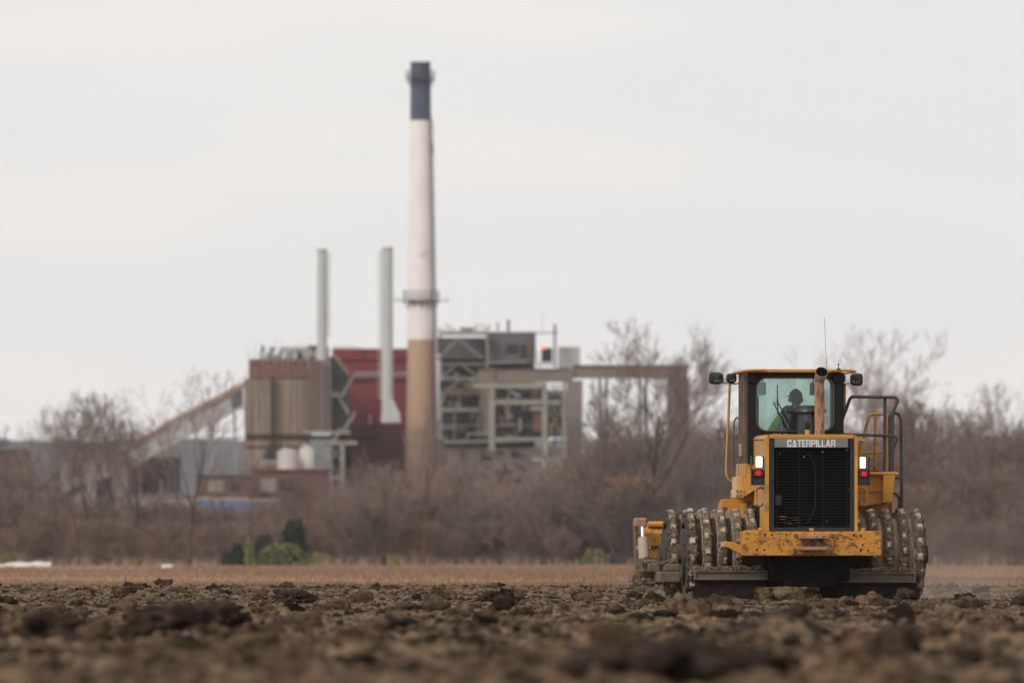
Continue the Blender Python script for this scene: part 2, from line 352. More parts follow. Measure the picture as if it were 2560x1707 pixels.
def clod_cloud(name, n, dr, smin, smax, sub, m, label, power=2.2, xr=.05, expo=1.0, keep=None):
    V0, F0 = ico(sub); shapes = [clod_shape(V0, k) for k in range(14)]
    t = rng.uniform(0, 1, n); d = dr[0] * (dr[1] / dr[0]) ** (t ** expo); x = rng.uniform(-1, 1, n) * (d * xr + 4.0)
    # gather clods in bands and heaps
    k = rng.uniform(-.9, .9, n) < vnoise(x * .9, d * .25, s=31) + .35
    d, x = d[k], x[k]
    if keep is not None: q = keep(x, d); d, x = d[q], x[q]
    n = len(d); s = smin + (smax - smin) * rng.uniform(0, 1, n) ** power
    z = ground_h(x, d); V = []; Fc = []
    for i in range(n):
        A = shapes[i % 14]; a = rng.uniform(0, 6.283); c, si = math.cos(a), math.sin(a)
        sx, sy, sz = s[i] * rng.uniform(.7, 1.4), s[i] * rng.uniform(.8, 1.3), s[i] * rng.uniform(.5, 1.0)
        P = A * (sx, sy, sz); V.append(np.stack([P[:, 0] * c - P[:, 1] * si + x[i], P[:, 0] * si + P[:, 1] * c + d[i], P[:, 2] + z[i] + s[i] * .15], -1)); Fc.append(F0 + i * len(V0))
    o = np_mesh(name, np.concatenate(V), np.concatenate(Fc), m); tag(o, label=label, kind='stuff'); return o
M['wet_shaded_clod'] = mat('dark_wet_shaded_clod', (0.062, 0.042, 0.030), (0.020, 0.014, 0.010), 7, rough=0.95, detail=7, bump=0.02, bs=30, spec=.1)  # wet soil tone, also paints the shaded face of the near mound
def clear(x, d): return ~((np.abs(x - 4.5) < 2.0) & (d > 177.5) & (d < 187))
clod_cloud('soil_crumbs', 52000, (50, 236), .012, .045, 1, M['clod'], 'loose brown soil crumbs scattered over the ploughed field', expo=.8, keep=clear)
clod_cloud('soil_clods', 3300, (54, 236), .04, .15, 3, M['clod'], 'rough brown clods turned up across the ploughed field', power=3.2, expo=.75, keep=clear)

# named big clods: photo column, row of the top, distance, half width, label
clod_cloud('near_clods', 3000, (50, 110), .02, .07, 2, M['clod'], 'out of focus clods in the near part of the ploughed field', power=2.2, xr=.05, expo=.9)
BIG = [(1620, 1574, 55, .52, 'huge blurred dark clod, lowest and nearest of all clods'),  # this and the next are tinted dark as a mound in shadow
       (1850, 1582, 56, .36, 'blurred dark clod just right of the nearest huge clod'),
       (110, 1515, 88, .34, 'blurred dark clod at the left edge of the photo'),
       (2240, 1555, 76, .20, 'blurred dark clod in the near field below the right roller wheels'),
       (320, 1462, 205, .27, 'dark clod standing on the skyline of the soil far left'),
       (443, 1495, 95, .36, 'big smooth rounded clod, largest and dullest of the clods left of centre'),
       (553, 1492, 100, .26, 'dark craggy clod just right of the big smooth rounded clod'),
       (335, 1520, 85, .20, 'blurred dark low clod left of the big smooth rounded clod'),
       (735, 1470, 165, .36, 'high ragged heap of broken soil left of centre'),
       (1226, 1470, 165, .22, 'pointed wedge shaped clod near the middle of the field'),
       (1263, 1476, 163, .17, 'lower clod leaning beside the pointed wedge shaped clod'),
       (2272, 1468, 172, .25, 'tall crumbly clod standing in front of the right roller wheels'),
       (2106, 1484, 173, .19, 'rough clod behind the middle of the yellow machine'),
       (1975, 1503, 90, .16, 'blurred clod on the near mound left below the yellow bumper'),
       (2553, 1485, 150, .22, 'dark pointed clod cut off by the right edge of the photo'),
       (1585, 1470, 188, .18, 'small dark clod just left of the blade end')]
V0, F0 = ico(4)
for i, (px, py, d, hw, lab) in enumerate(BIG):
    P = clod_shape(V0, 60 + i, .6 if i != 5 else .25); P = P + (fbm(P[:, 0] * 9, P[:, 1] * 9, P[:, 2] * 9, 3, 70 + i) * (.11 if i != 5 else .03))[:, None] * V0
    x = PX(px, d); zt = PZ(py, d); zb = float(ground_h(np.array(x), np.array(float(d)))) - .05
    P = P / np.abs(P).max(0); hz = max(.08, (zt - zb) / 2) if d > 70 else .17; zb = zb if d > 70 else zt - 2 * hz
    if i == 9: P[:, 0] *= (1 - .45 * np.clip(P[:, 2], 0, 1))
    o = np_mesh('soil_clod', P * (hw, hw * .9, hz), F0, M['wet_shaded_clod'], smooth=False); o.location = (x, d, (zt + zb) / 2)
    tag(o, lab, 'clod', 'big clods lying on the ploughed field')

V1 = np.sign(V0) * np.abs(V0) ** .35; V1 = V1 / np.abs(V1).max(0); V1 = V1 * (1 + .10 * fbm(V0[:, 0] * 3, V0[:, 1] * 3, V0[:, 2] * 3, 4, 7) + .07 * fbm(V0[:, 0] * 12, V0[:, 1] * 12, V0[:, 2] * 12, 2, 9))[:, None]
o = np_mesh('earth_slab', V1 * (.50, .22, .12), F0, M['soil']); o.location = (PX(1968, 177.3), 177.3, PZ(1486, 177.3)); tag(o, 'flat pale slab of earth lying behind the dark belly of the machine', 'earth slab')

# ------------------------------------------------------------------ the soil compactor
AZ = R(4.0); Y0 = 178.0; X0 = PX(2029, Y0); Z0 = -.07
cA, sA = math.cos(AZ), math.sin(AZ)
def S(px, py, y):
    k = (px - CX) / F; x = (k * (Y0 + y * cA) - X0 + y * sA) / (cA - k * sA); Y = Y0 + x * sA + y * cA
    return Vector((x, y, PZ(py, Y) - Z0))
def z1(x, y): return (1560 + x / 3.015, 780 + y / 3.015)
def z2(x, y): return (1560 + x / 3.015, 1180 + y / 3.015)
def z4(x, y): return (1760 + x / 4.2, 1060 + y / 4.2)
def z5(x, y): return (1560 + x / 5.405, 1230 + y / 5.405)
def z6(x, y): return (2060 + x / 4.357, 960 + y / 4.357)
def z3(x, y): return (1760 + x / 5.88, 900 + y / 5.88)
def pbox(mb, z, x0, y0, x1, y1, f, b):
    a = S(*z(x0, y0), f); c = S(*z(x1, y1), f); return mb.box(a.x, c.x, f, b, c.z, a.z)
def pts(z, y, *p): return [S(*z(a, b), y if not callable(y) else y(a, b)) for a, b in p]
root = empty('soil_compactor', (X0, Y0, Z0), AZ)
tag(root, 'yellow soil compactor with spiked steel roller wheels driving away over the field', 'compactor')
def part(mb, name, m, parent=root, **k): return mb.build(name, m, parent, **k)

# --- bumper
def bumper():
    y0, y1 = -.22, .30
    b = MB(); pbox(b, z4, 405, 1125, 1862, 1380, y0, y1)
    o = part(b, 'bumper', M['yellow_worn'], bevel=.012)
    for (hx, hy) in ((636, 1160), (711, 1160), (555, 1317), (634, 1319), (1573, 1167), (1648, 1168), (1665, 1265), (1645, 1325), (1725, 1325)):
        b = MB(); c = S(*z4(hx, hy), y0); b.cyl((c.x, y0 - .003, c.z), (c.x, y0 + .02, c.z), .016, n=12); part(b, 'bolt_hole', M['soot'], o)
    b = MB(); pbox(b, z4, 918, 1140, 1365, 1362, y0 - .035, y0 - .001)
    h = part(b, 'hitch_plate', M['yellow_worn'], bevel=.01)
    for (hx, hy) in ((960, 1165), (1335, 1165), (952, 1320), (1335, 1328)):
        c = S(*z4(hx, hy), y0); b = MB(); b.cyl((c.x, y0 - .07, c.z), (c.x, y0 - .036, c.z), .035, .038, n=6); part(b, 'bolt', M['brown_frame'], h, bevel=.004)
    b = MB(); pbox(b, z4, 1000, 1168, 1300, 1203, y0 - .20, y0 - .036); part(b, 'hitch_jaw', M['exhaust'], h, bevel=.01)
    b = MB(); pbox(b, z4, 1000, 1285, 1292, 1322, y0 - .20, y0 - .036); part(b, 'hitch_jaw', M['exhaust'], h, bevel=.01)
    c = S(*z4(1195, 1243), y0 - .08); b = MB(); b.add(*[q.tolist() for q in (clod_shape(ico(3)[0], 5, .3) * (.11, .05, .065) + np.array(c), ico(3)[1])]); part(b, 'mud_lump', M['mud'], h)
    # welded lugs on top of the bumper ends
    for (a, c_, t, bt) in ((570, 612, 1085, 1118), (1650, 1692, 1090, 1122)):
        b = MB(); pbox(b, z4, a, t, c_, bt + 6, .0, .1); part(b, 'lug', M['yellow'], o, bevel=.01)
    b = MB(); pbox(b, z4, 430, 1112, 640, 1128, .02, .28); part(b, 'top_plate', M['yellow'], o)
    b = MB(); pbox(b, z4, 1640, 1120, 1855, 1128, .02, .28); part(b, 'top_plate', M['yellow'], o)
bumper()

# --- engine hood, its yellow surround, grille
def hood():
    f, bk = 0.0, 1.95
    xl = S(*z4(640, 0), f).x; xr = S(*z4(1615, 0), f).x; zt = S(*z4(0, 107), f).z; zb = S(*z4(0, 1122), f).z
    ix0 = S(*z4(684, 0), f).x; ix1 = S(*z4(1580, 0), f).x; izt = S(*z4(0, 150), f).z
    # surround: rounded top corners, swept back as the body of the engine cover
    def prof(x0, x1, z0, z1, r):
        p = [(x0, z0)]
        for k in range(7): t = math.pi - k * math.pi / 12; p.append((x0 + r + r * math.cos(t), z1 - r + r * math.sin(t)))
        for k in range(7): t = math.pi / 2 - k * math.pi / 12; p.append((x1 - r + r * math.cos(t), z1 - r + r * math.sin(t)))
        return p + [(x1, z0)]
    outer = prof(xl, xr, zb, zt, .075); inner = prof(ix0, ix1, zb, izt, .02)
    b = MB(); n = len(outer)
    vs = [(x, f, z) for x, z in outer] + [(x, f, z) for x, z in inner] + [(x, bk, z) for x, z in outer] + [(x, f + .12, z) for x, z in inner]
    fs = []
    for i in range(n - 1): fs += [(i, i + 1, n + i + 1, n + i), (i, 2 * n + i, 2 * n + i + 1, i + 1), (n + i, n + i + 1, 3 * n + i + 1, 3 * n + i)]
    fs.append(list(range(2 * n, 3 * n))); fs += [(0, n, 3 * n, 2 * n)]
    b.add(vs, fs); h = part(b, 'engine_hood', M['yellow'], bevel=.006)
    # seams of the top panel
    for xx in (680, 1577): b = MB(); c = S(*z4(xx, 108), f); b.box(c.x - .004, c.x + .004, -.003, 1.8, izt, zt + .002); part(b, 'panel_seam', M['soot'], h)
    b = MB(); zf = S(*z4(0, 250), .02).z; zfb = S(*z4(0, 1082), .02).z; gx0 = S(*z4(737, 0), .02).x; gx1 = S(*z4(1535, 0), .02).x
    b.box(ix0, gx0, .015, .10, zb + .002, izt); b.box(gx1, ix1, .015, .10, zb + .002, izt); b.box(gx0, gx1, .015, .10, zb + .002, zfb); b.box(gx0, gx1, .03, .10, zf, izt)
    fr = part(b, 'radiator_guard', M['frame_grey'], bevel=.006)
    b = MB(); c = S(*z4(1128, 1103), .0); b.box(c.x - .035, c.x + .035, .008, .02, c.z - .02, c.z + .02); part(b, 'latch', M['yellow'], fr)
    # core far behind the bars
    b = MB(); b.box(gx0 - .02, gx1 + .02, .34, .40, zfb - .03, zf + .03); part(b, 'radiator_core', M['soot'])
    b = MB()
    nb = 27
    for k in range(nb):
        z = zfb + (zf - zfb) * (k + .6) / nb
        sag = (.012 if k < 4 else 0)
        p = [(gx0 + (gx1 - gx0) * q / 8, .07, z + (sag * math.sin(q * 1.3 + k) if q in range(1, 5) else 0)) for q in range(9)]
        b.tube(p, .0075, 6)
    for xx in (1005, 1250): c = S(*z4(xx, 600), .07); b.box(c.x - .008, c.x + .008, .08, .095, zfb, zf)
    for xx in (765, 1505): c = S(*z4(xx, 600), .07); b.box(c.x - .012, c.x + .012, .08, .095, zfb, zf)
    part(b, 'grille', M['grille'])
    b = MB(); pbox(b, z4, 740, 745, 815, 850, .045, .09); part(b, 'grille_box', M['frame_grey'], bevel=.008)
    b = MB(); b.tube(rpath(pts(z4, .12, (800, 300), (830, 275), (1080, 275), (1160, 400), (1170, 620), (1165, 900), (1090, 1030)), .12), .009, 8); part(b, 'hose', M['frame_grey'])
    for (xx, yy, r) in ((1052, 342, .016), (797, 308, .012), (1500, 270, .02), (1245, 290, .018), (1520, 685, .012), (722, 870, .01), (762, 838, .012), (1290, 1020, .012)):
        b = MB(); c = S(*z4(xx, yy), .06); b.cyl((c.x, .05, c.z), (c.x, .075, c.z), r, n=10); part(b, 'fastener', M['brown_frame'])
    # name plate and lettering
    b = MB(); pbox(b, z4, 742, 152, 1512, 244, -.004, .028); npl = part(b, 'name_plate', M['plate'], bevel=.003)
    letters(npl)
    # interior lower rusty bars
    b = MB()
    for k, yy in enumerate((975, 1005, 1035)): b.tube(pts(z4, .10, (760, yy), (820, yy - 8), (900, yy + 5), (1000, yy)), .008, 6)
    part(b, 'bent_bar', M['exhaust'])
    # small pegs and grab handles
    for q in (((520, 160), (622, 160)), ((1608, 172), (1690, 172))):
        b = MB(); p = pts(z4, .25, *q); b.tube(p, .022, 10); part(b, 'peg', M['yellow'])
    for q in (((640, 690), (600, 662), (560, 672), (546, 700), (545, 800), (548, 845)), ((1617, 705), (1640, 672), (1680, 670), (1706, 705), (1705, 820), (1690, 855))):
        b = MB(); b.tube(rpath(pts(z4, .3, *q), .05), .02, 10); part(b, 'grab_handle', M['yellow'])
    for q in (((548, 845), (562, 862), (592, 862), (632, 822)), ((1690, 855), (1660, 862), (1635, 840), (1618, 800))):
        b = MB(); b.tube(rpath(pts(z4, .3, *q), .04), .016, 10); part(b, 'hose', M['brown_frame'])
def letters(par):
    x0, ztop = S(*z4(874, 163), -.01).x, S(*z4(874, 163), -.01).z; x1, zbt = S(*z4(1380, 240), -.01).x, S(*z4(1380, 240), -.01).z
    H = ztop - zbt; W = x1 - x0; s = .30
    G = {'C': [[(0,.12),(s,.12),(s,.88),(0,.88)], [(0,.12),(.12,0),(.88,0),(1,.12),(1,.2),(0,.2)], [(0,.8),(1,.8),(1,.88),(.88,1),(.12,1),(0,.88)], [(1-s,.2),(1,.2),(1,.37),(1-s,.37)], [(1-s,.63),(1,.63),(1,.8),(1-s,.8)]],
         'A': [[(0,0),(s,0),(.62,1),(.35,1)], [(1-s,0),(1,0),(.65,1),(.38,1)], [(.2,.2),(.8,.2),(.75,.36),(.25,.36)]],
         'T': [[(0,.82),(1,.82),(1,1),(0,1)], [(.5-s/2,0),(.5+s/2,0),(.5+s/2,.82),(.5-s/2,.82)]],
         'E': [[(0,0),(s+.04,0),(s+.04,1),(0,1)], [(s,.0),(1,0),(1,.17),(s,.17)], [(s,.42),(.9,.42),(.9,.58),(s,.58)], [(s,.83),(1,.83),(1,1),(s,1)]],
         'R': [[(0,0),(s,0),(s,1),(0,1)], [(s,.84),(.9,.84),(.9,1),(s,1)], [(s,.42),(.9,.42),(.9,.56),(s,.56)], [(1-s,.5),(1,.56),(1,.9),(.9,1),(1-s,1)], [(1-s,0),(1,0),(1,.40),(.9,.5),(1-s,.5)]],
         'P': [[(0,0),(s,0),(s,1),(0,1)], [(s,.84),(.9,.84),(.9,1),(s,1)], [(s,.38),(.9,.38),(.9,.53),(s,.53)], [(1-s,.38),(.9,.38),(1,.46),(1,.9),(.9,1),(1-s,1)]],
         'I': [[(0,0),(1,0),(1,1),(0,1)]], 'L': [[(0,0),(s+.06,0),(s+.06,1),(0,1)], [(s,.0),(1,0),(1,.17),(s,.17)]]}
    seq = 'CATERPILLAR'; wd = {'I': .34, 'A': 1.12, 'T': .95, 'L': .8, 'E': .85}; gap = .10; ws = [wd.get(c, 1) for c in seq]
    tot = sum(ws) + gap * (len(seq) - 1); u = W / tot; x = x0
    b = MB(); 
    for k, c in enumerate(seq):
        ww = ws[k] * u
        for q, poly in enumerate(G[c]): b.prism([(x + px * ww, -.008 - .0006 * (q % 3), zbt + pz * H) for px, pz in poly], (0, .004 + .0006 * (q % 3), 0))
        if k == 1: ax = x; aw = ww
        x += ww + gap * u
    part(b, 'lettering', M['letter'], par)
    b = MB(); cx = ax + aw / 2
    b.prism([(cx - aw * .72, -.0095, zbt - .003), (cx + aw * .72, -.0095, zbt - .003), (cx, -.0095, zbt + H * .52)], (0, .001, 0)); part(b, 'emblem_ground', M['plate'], par)
    b = MB(); b.prism([(cx - aw * .58, -.012, zbt - .001), (cx + aw * .58, -.012, zbt - .001), (cx, -.012, zbt + H * .41)], (0, .002, 0)); part(b, 'emblem', M['letter'], par)
hood()

# --- lamp brackets
def lamps():
    for side in (0, 1):
        if side == 0: br = (500, 470, 634, 640); post = (497, 332, 503, 640); lamp = (548, 342, 608, 450); lens = (516, 478, 632, 550); led = (570, 514); fr = (540, 335, 630, 458)
        else: br = (1620, 474, 1744, 640); post = (1735, 338, 1743, 640); lamp = (1641, 348, 1692, 457); lens = (1640, 485, 1735, 552); led = (1680, 521); fr = (1632, 340, 1700, 464)
        b = MB(); pbox(b, z4, *br, .02, .16); pbox(b, z4, *post, -.0, .16); lb = part(b, 'lamp_bracket', M['navy'], bevel=.004)
        b = MB(); pbox(b, z4, *fr, -.02, .06); hd = part(b, 'work_lamp', M['frame_grey'], bevel=.01)
        b = MB(); pbox(b, z4, *lamp, -.035, -.021); part(b, 'lamp_lens', M['lamp_on'], hd, bevel=.006)
        b = MB(); pbox(b, z4, *lens, -.01, .018); tl = part(b, 'tail_light', M['red_lens'], bevel=.006)
        b = MB(); c = S(*z4(*led), -.01)
        for j, row in enumerate(((-1, 0, 1), (-1.5, -.5, .5, 1.5), (-1, 0, 1))):
            for q in row: b.cyl((c.x + q * .024, -.016, c.z + (1 - j) * .026), (c.x + q * .024, -.010, c.z + (1 - j) * .026), .0085, n=8)
        part(b, 'leds', M['led'], tl)
lamps()

# --- exhaust, pre-cleaner, small breather on the hood
def stacks():
    y = 1.15
    cx = S(*z1(1474, 0), y).x; zb = S(*z1(0, 915), y).z; zt = S(*z1(0, 520), y).z; zj = S(*z1(0, 632), y).z
    b = MB(); b.tube([(cx, y, zb - .05), (cx, y, zj)], .079, 20); b.tube([(cx, y, zj - .004), (cx, y, zt)], .076, 20)
    ex = part(b, 'exhaust_pipe', M['exhaust'], smooth=True)
    b = MB(); e = Vector(S(*z1(1492, 455), y - .17)); p = [Vector((cx, y, zt - .01)), Vector((cx + .004, y - .01, zt + .07)), Vector((e.x * .6 + cx * .4, y - .07, e.z - .06)), Vector((e.x, y - .16, e.z + .01))]
    b.tube(p, [.076, .082, .09, .10], 22, cap=False); el = part(b, 'elbow', M['exhaust'], ex, smooth=True)
    so_ = el.modifiers.new('s', 'SOLIDIFY'); so_.thickness = .006
    dirv = (p[3] - p[2]).normalized(); b = MB(); b.cyl(p[3] - dirv * .012, p[3] - dirv * .004, .095, n=22); part(b, 'soot_throat', M['soot'], ex)
    c = S(*z1(1400, 915), 1.45)
    zc = lambda yy: S(*z1(0, yy), 1.45).z
    b = MB(); b.lathe((c.x, 1.45, 0), [(.205, zc(930)), (.205, zc(800)), (.19, zc(775)), (.19, zc(750))], 28); pc = part(b, 'air_cleaner', M['cleaner'], smooth=True)
    b = MB(); b.lathe((c.x, 1.45, 0), [(.235, zc(758)), (.27, zc(750)), (.262, zc(738)), (.22, zc(712)), (.10, zc(703)), (.02, zc(702))], 28); part(b, 'cleaner_cap', M['cleaner'], pc, smooth=True)
    c = S(*z1(1383, 900), .7); b = MB(); b.lathe((c.x, .7, 0), [(.038, S(*z1(0, 925), .7).z), (.038, S(*z1(0, 893), .7).z)], 14); br = part(b, 'breather', M['yellow'], smooth=True)
    b = MB(); b.lathe((c.x, .7, 0), [(.042, S(*z1(0, 895), .7).z), (.042, S(*z1(0, 886), .7).z)], 14); part(b, 'collar', M['tan_steel'], br, smooth=True)
    b = MB(); b.tube([(c.x, .7, S(*z1(0, 888), .7).z), (c.x, .7, S(*z1(0, 845), .7).z), (c.x - .02, .69, S(*z1(0, 830), .7).z)], [.038, .042, .025], 12); part(b, 'breather_cap', M['black'], br, smooth=True)
    for xx in (1130, 1150, 1175, 1218): b = MB(); p = S(*z1(xx, 918), .4); b.cyl((p.x, .4, p.z - .01), (p.x, .4, p.z + .006), .014, .010, n=8); part(b, 'hood_bolt', M['yellow'])
stacks()

# --- cab
CB, CF = 2.0, 3.55        # rear and front planes of the cab
def rr_wall(mb, ox0, ox1, oz0, oz1, ix0, ix1, iz0, iz1, r, y):
    cs = [(ix0 + r, iz0 + r, math.pi, (ox0, oz0)), (ix1 - r, iz0 + r, 1.5 * math.pi, (ox1, oz0)), (ix1 - r, iz1 - r, 0, (ox1, oz1)), (ix0 + r, iz1 - r, .5 * math.pi, (ox0, oz1))]
    V = []; Fs = []; arcs = []
    for (cx, cz, a0, oc) in cs:
        st = len(V)
        for k in range(9): t = a0 + k * math.pi / 16; V.append((cx + r * math.cos(t), y, cz + r * math.sin(t)))
        V.append((oc[0], y, oc[1])); arcs.append(st)
        for k in range(8): Fs.append((st + k, st + k + 1, st + 9))
    for i in range(4): a = arcs[i]; b = arcs[(i + 1) % 4]; Fs.append((a + 8, b, b + 9, a + 9))
    mb.add(V, Fs); return [v for a in arcs for v in V[a:a + 9]]
def cab():
    xl = S(*z1(930, 0), CB).x; xr = S(*z1(1655, 0), CB).x; zt = S(*z1(0, 455), CB).z; zb = S(*z1(0, 1140), CB).z
    wx0, wx1 = S(*z1(1000, 0), CB).x, S(*z1(1578, 0), CB).x; wz0, wz1 = S(*z1(0, 895), CB).z, S(*z1(0, 492), CB).z
    b = MB(); ring = rr_wall(b, xl, xr, zb, zt, wx0, wx1, wz0, wz1, .16, CB)
    rw = part(b, 'cab_rear_wall', M['black']); m = rw.modifiers.new('s', 'SOLIDIFY'); m.thickness = .06; m.offset = 0
    b = MB(); b.prism(ring, (0, .008, 0)); rwg = part(b, 'rear_window', M['glass'])
    b = MB(); rp = [Vector(v) + Vector((0, -.035, 0)) for v in ring]; b.tube(rp + [rp[0]], .016, 6, cap=False); part(b, 'window_seal', M['rubber'], rwg, smooth=True)
    # front: thin pillars round a tall windscreen
    b = MB(); r2 = rr_wall(b, xl, xr, zb - .2, zt, xl + .06, xr - .06, zb + .10, zt - .07, .10, CF)
    fw = part(b, 'cab_front_wall', M['black']); m = fw.modifiers.new('s', 'SOLIDIFY'); m.thickness = .05; m.offset = 0
    b = MB(); b.prism(r2, (0, .008, 0)); part(b, 'windscreen', M['glass_veiled'])
    # sides: sill, header, door pillar, glass
    for (x, nm) in ((xl, 'door'), (xr, 'cab_side')):
        t = .05 if x == xl else -.05
        a, c = min(x, x + t), max(x, x + t)
        b = MB(); b.box(a, c, CB + .03, CF - .03, zb - .1, zb + .45); b.box(a, c, CB + .03, CF - .03, zt - .09, zt); b.box(a, c, CB + .03, CB + .16, zb + .45, zt - .09); b.box(a, c, CF - .14, CF - .03, zb + .45, zt - .09)
        sd_ = part(b, nm, M['brown_frame'] if x == xl else M['black'], bevel=.006)
        b = MB(); mm = (a + c) / 2; b.box(mm - .004, mm + .004, CB + .16, CF - .14, zb + .45, zt - .09); part(b, 'side_window', M['glass'], sd_)
    b = MB(); x = xl
    for k, yy in enumerate((CB + .14, CB + .55, CB + .95)): b.box(x - .05, x - .002, yy, yy + .07, zb - .55 + (.1 * k), zt - .02)
    part(b, 'door_post', M['brown_frame'], bevel=.008)
    # cream lower door sill and hinge blocks
    b = MB(); b.box(x - .045, x + .02, CB + .05, CF - .1, S(*z1(0, 1330), CB).z, S(*z1(0, 1215), CB).z); part(b, 'door_sill', M['brown_frame'], bevel=.01)
    b = MB(); b.box(x - .09, x - .05, CB + .3, CB + .5, S(*z1(0, 1085), CB).z, S(*z1(0, 990), CB).z); part(b, 'door_latch', M['tan_steel'], bevel=.01)
    # cab floor, roof lining
    b = MB(); b.box(xl + .05, xr - .05, CB + .03, CF - .03, zb - .08, zb - .02); part(b, 'cab_floor', M['black'])
    b = MB(); rz0 = zt + .001; rz1 = S(*z1(0, 430), CB).z
    ry0, ry1 = CB - .20, CF + .15
    b.box(S(*z1(930, 0), ry0).x, S(*z1(1645, 0), ry0).x, ry0, ry1, rz0, rz1); rf = part(b, 'cab_roof', M['yellow'], bevel=.012)
    b = MB(); q0, q1 = S(*z1(862, 0), ry0 + .8).x, S(*z1(1712, 0), ry0 + .8).x
    b.tube(rpath([(q0 + .35, ry0 - .01, rz1 - .015), (q0 + .05, ry0 - .01, rz1 - .02), (q0, ry0 + .1, rz1 - .035), (q0, ry1 - .1, rz1 - .035), (q0 + .3, ry1, rz1 - .03), (q1 - .3, ry1, rz1 - .03), (q1, ry1 - .1, rz1 - .035), (q1, ry0 + .1, rz1 - .035), (q1 - .08, ry0 + .02, rz1 - .02), (q1 - .40, ry0 - .01, rz1 - .02)], .12), .021, 10)
    part(b, 'roof_rail', M['yellow'], rf, smooth=True)
    # header strip with hinges
    b = MB(); pbox(b, z1, 930, 458, 1650, 482, CB - .05, CB - .032); part(b, 'header_strip', M['frame_grey'])
    for q in ((930, 460, 1005, 530), (1578, 462, 1642, 528)): b = MB(); pbox(b, z1, *q, CB - .09, CB - .031); part(b, 'header_cover', M['black'], bevel=.008)
    # wipers
    b = MB(); yy = CB - .07
    b.tube(pts(z1, yy, (1250, 915), (1130, 690), (1125, 682), (1160, 680), (1292, 915)), .009, 6); b.tube(pts(z1, yy - .01, (1156, 548), (1158, 660)), .008, 6); b.tube(pts(z1, yy - .01, (1158, 650), (1160, 768)), .011, 6); b.tube(pts(z1, yy - .01, (1135, 700), (1165, 692)), .007, 6)
    part(b, 'wiper', M['black'])
    # lower yellow body under the cab and left pedestal with four bolts
    b = MB()
    P = [S(*z1(908, 1140), CB), S(*z1(1045, 1140), CB), S(*z1(1060, 1500), CB), S(*z1(1000, 1440), CB), S(*z1(905, 1395), CB)]
    b.prism(P, (0, 1.5, 0)); part(b, 'cab_base', M['yellow'], bevel=.01)
    b = MB(); P = [S(*z1(898, 1265), CB - .12), S(*z1(1050, 1160), CB - .4), S(*z1(1050, 1300), CB - .4), S(*z1(905, 1390), CB - .12)]; b.prism(P, (0, .4, 0)); part(b, 'cab_gusset', M['yellow'])
    b = MB(); pbox(b, z1, 845, 1335, 905, 1400, CB - .14, CB + .8); pd = part(b, 'mount_block', M['cream'], bevel=.01)
    for q in ((853, 1347), (880, 1350), (853, 1382), (880, 1380)): b = MB(); c = S(*z1(*q), CB - .15); b.cyl((c.x, CB - .155, c.z), (c.x, CB - .139, c.z), .016, n=8); part(b, 'bolt', M['brown_frame'], pd)
    b = MB(); pbox(b, z1, 848, 1240, 900, 1335, CB + .1, CB + .9); part(b, 'cab_post', M['cream'], bevel=.01)
    # seat and steering column inside
    b = MB(); a = S(*z1(1192, 0), 2.42).x; c = S(*z1(1405, 0), 2.42).x
    b.prism([(a + .01, 2.42, S(*z1(0, 930), 2.42).z), (c - .01, 2.42, S(*z1(0, 930), 2.42).z), (c, 2.42, S(*z1(0, 725), 2.42).z), (c - .06, 2.42, S(*z1(0, 702), 2.42).z), (a + .06, 2.42, S(*z1(0, 702), 2.42).z), (a, 2.42, S(*z1(0, 725), 2.42).z)], (0, .12, 0))
    zs = S(*z1(0, 1010), 2.42).z; b.box(a, c, 2.5, 3.0, zs - .14, zs); b.box(a - .03, c + .03, 2.38, 2.46, zs - .2, S(*z1(0, 880), 2.42).z); b.box(a + .1, c - .1, 2.5, 2.8, zb - .02, zs - .14)
    b.box(a - .06, a - .01, 2.5, 2.85, zs + .14, zs + .2)
    st = part(b, 'seat', M['dark_cloth'], bevel=.03)
    b = MB(); pbox(b, z1, 1280, 716, 1300, 727, 2.405, 2.418); part(b, 'seat_tag', M['letter'], st)
    b = MB(); b.cyl(((a + c) / 2, 3.3, zb), ((a + c) / 2, 3.12, zs + .26), .03, n=10); part(b, 'steering_column', M['black'])
    b = MB(); ring = [((a + c) / 2 + .19 * math.cos(t), 3.10 - .06 * math.sin(t), zs + .27 + .17 * math.sin(t)) for t in [k * math.pi / 10 for k in range(21)]]; b.tube(ring, .014, 8, cap=False); part(b, 'steering_wheel', M['black'])
    b = MB(); pbox(b, z1, 1000, 640, 1016, 900, CF - .3, CF - .1); part(b, 'inner_pillar', M['black'])
    # mirrors on the front corners, seen through the glass
    for q in ((1013, 528, 1072, 626), (1400, 534, 1450, 628)):
        b = MB(); pbox(b, z1, *q, CF + .25, CF + .31); mi = part(b, 'mirror', M['black'], bevel=.02)
        b = MB(); pbox(b, z1, q[0] + 6, q[1] + 8, q[2] - 6, q[3] - 8, CF + .24, CF + .249); part(b, 'mirror_glass', M['mirror'], mi)
        p = S(*z1((q[0] + q[2]) / 2, q[1]), CF + .3); b = MB(); b.tube([(p.x, CF + .28, p.z - .01), (p.x, CF + .2, p.z + .10), (p.x, CF + .05, p.z + .12)], .01, 6); part(b, 'mirror_arm', M['black'], mi)
    # dark side posts carrying lights
    return xl, xr, zt, zb
XL, XR, ZT, ZB = cab()

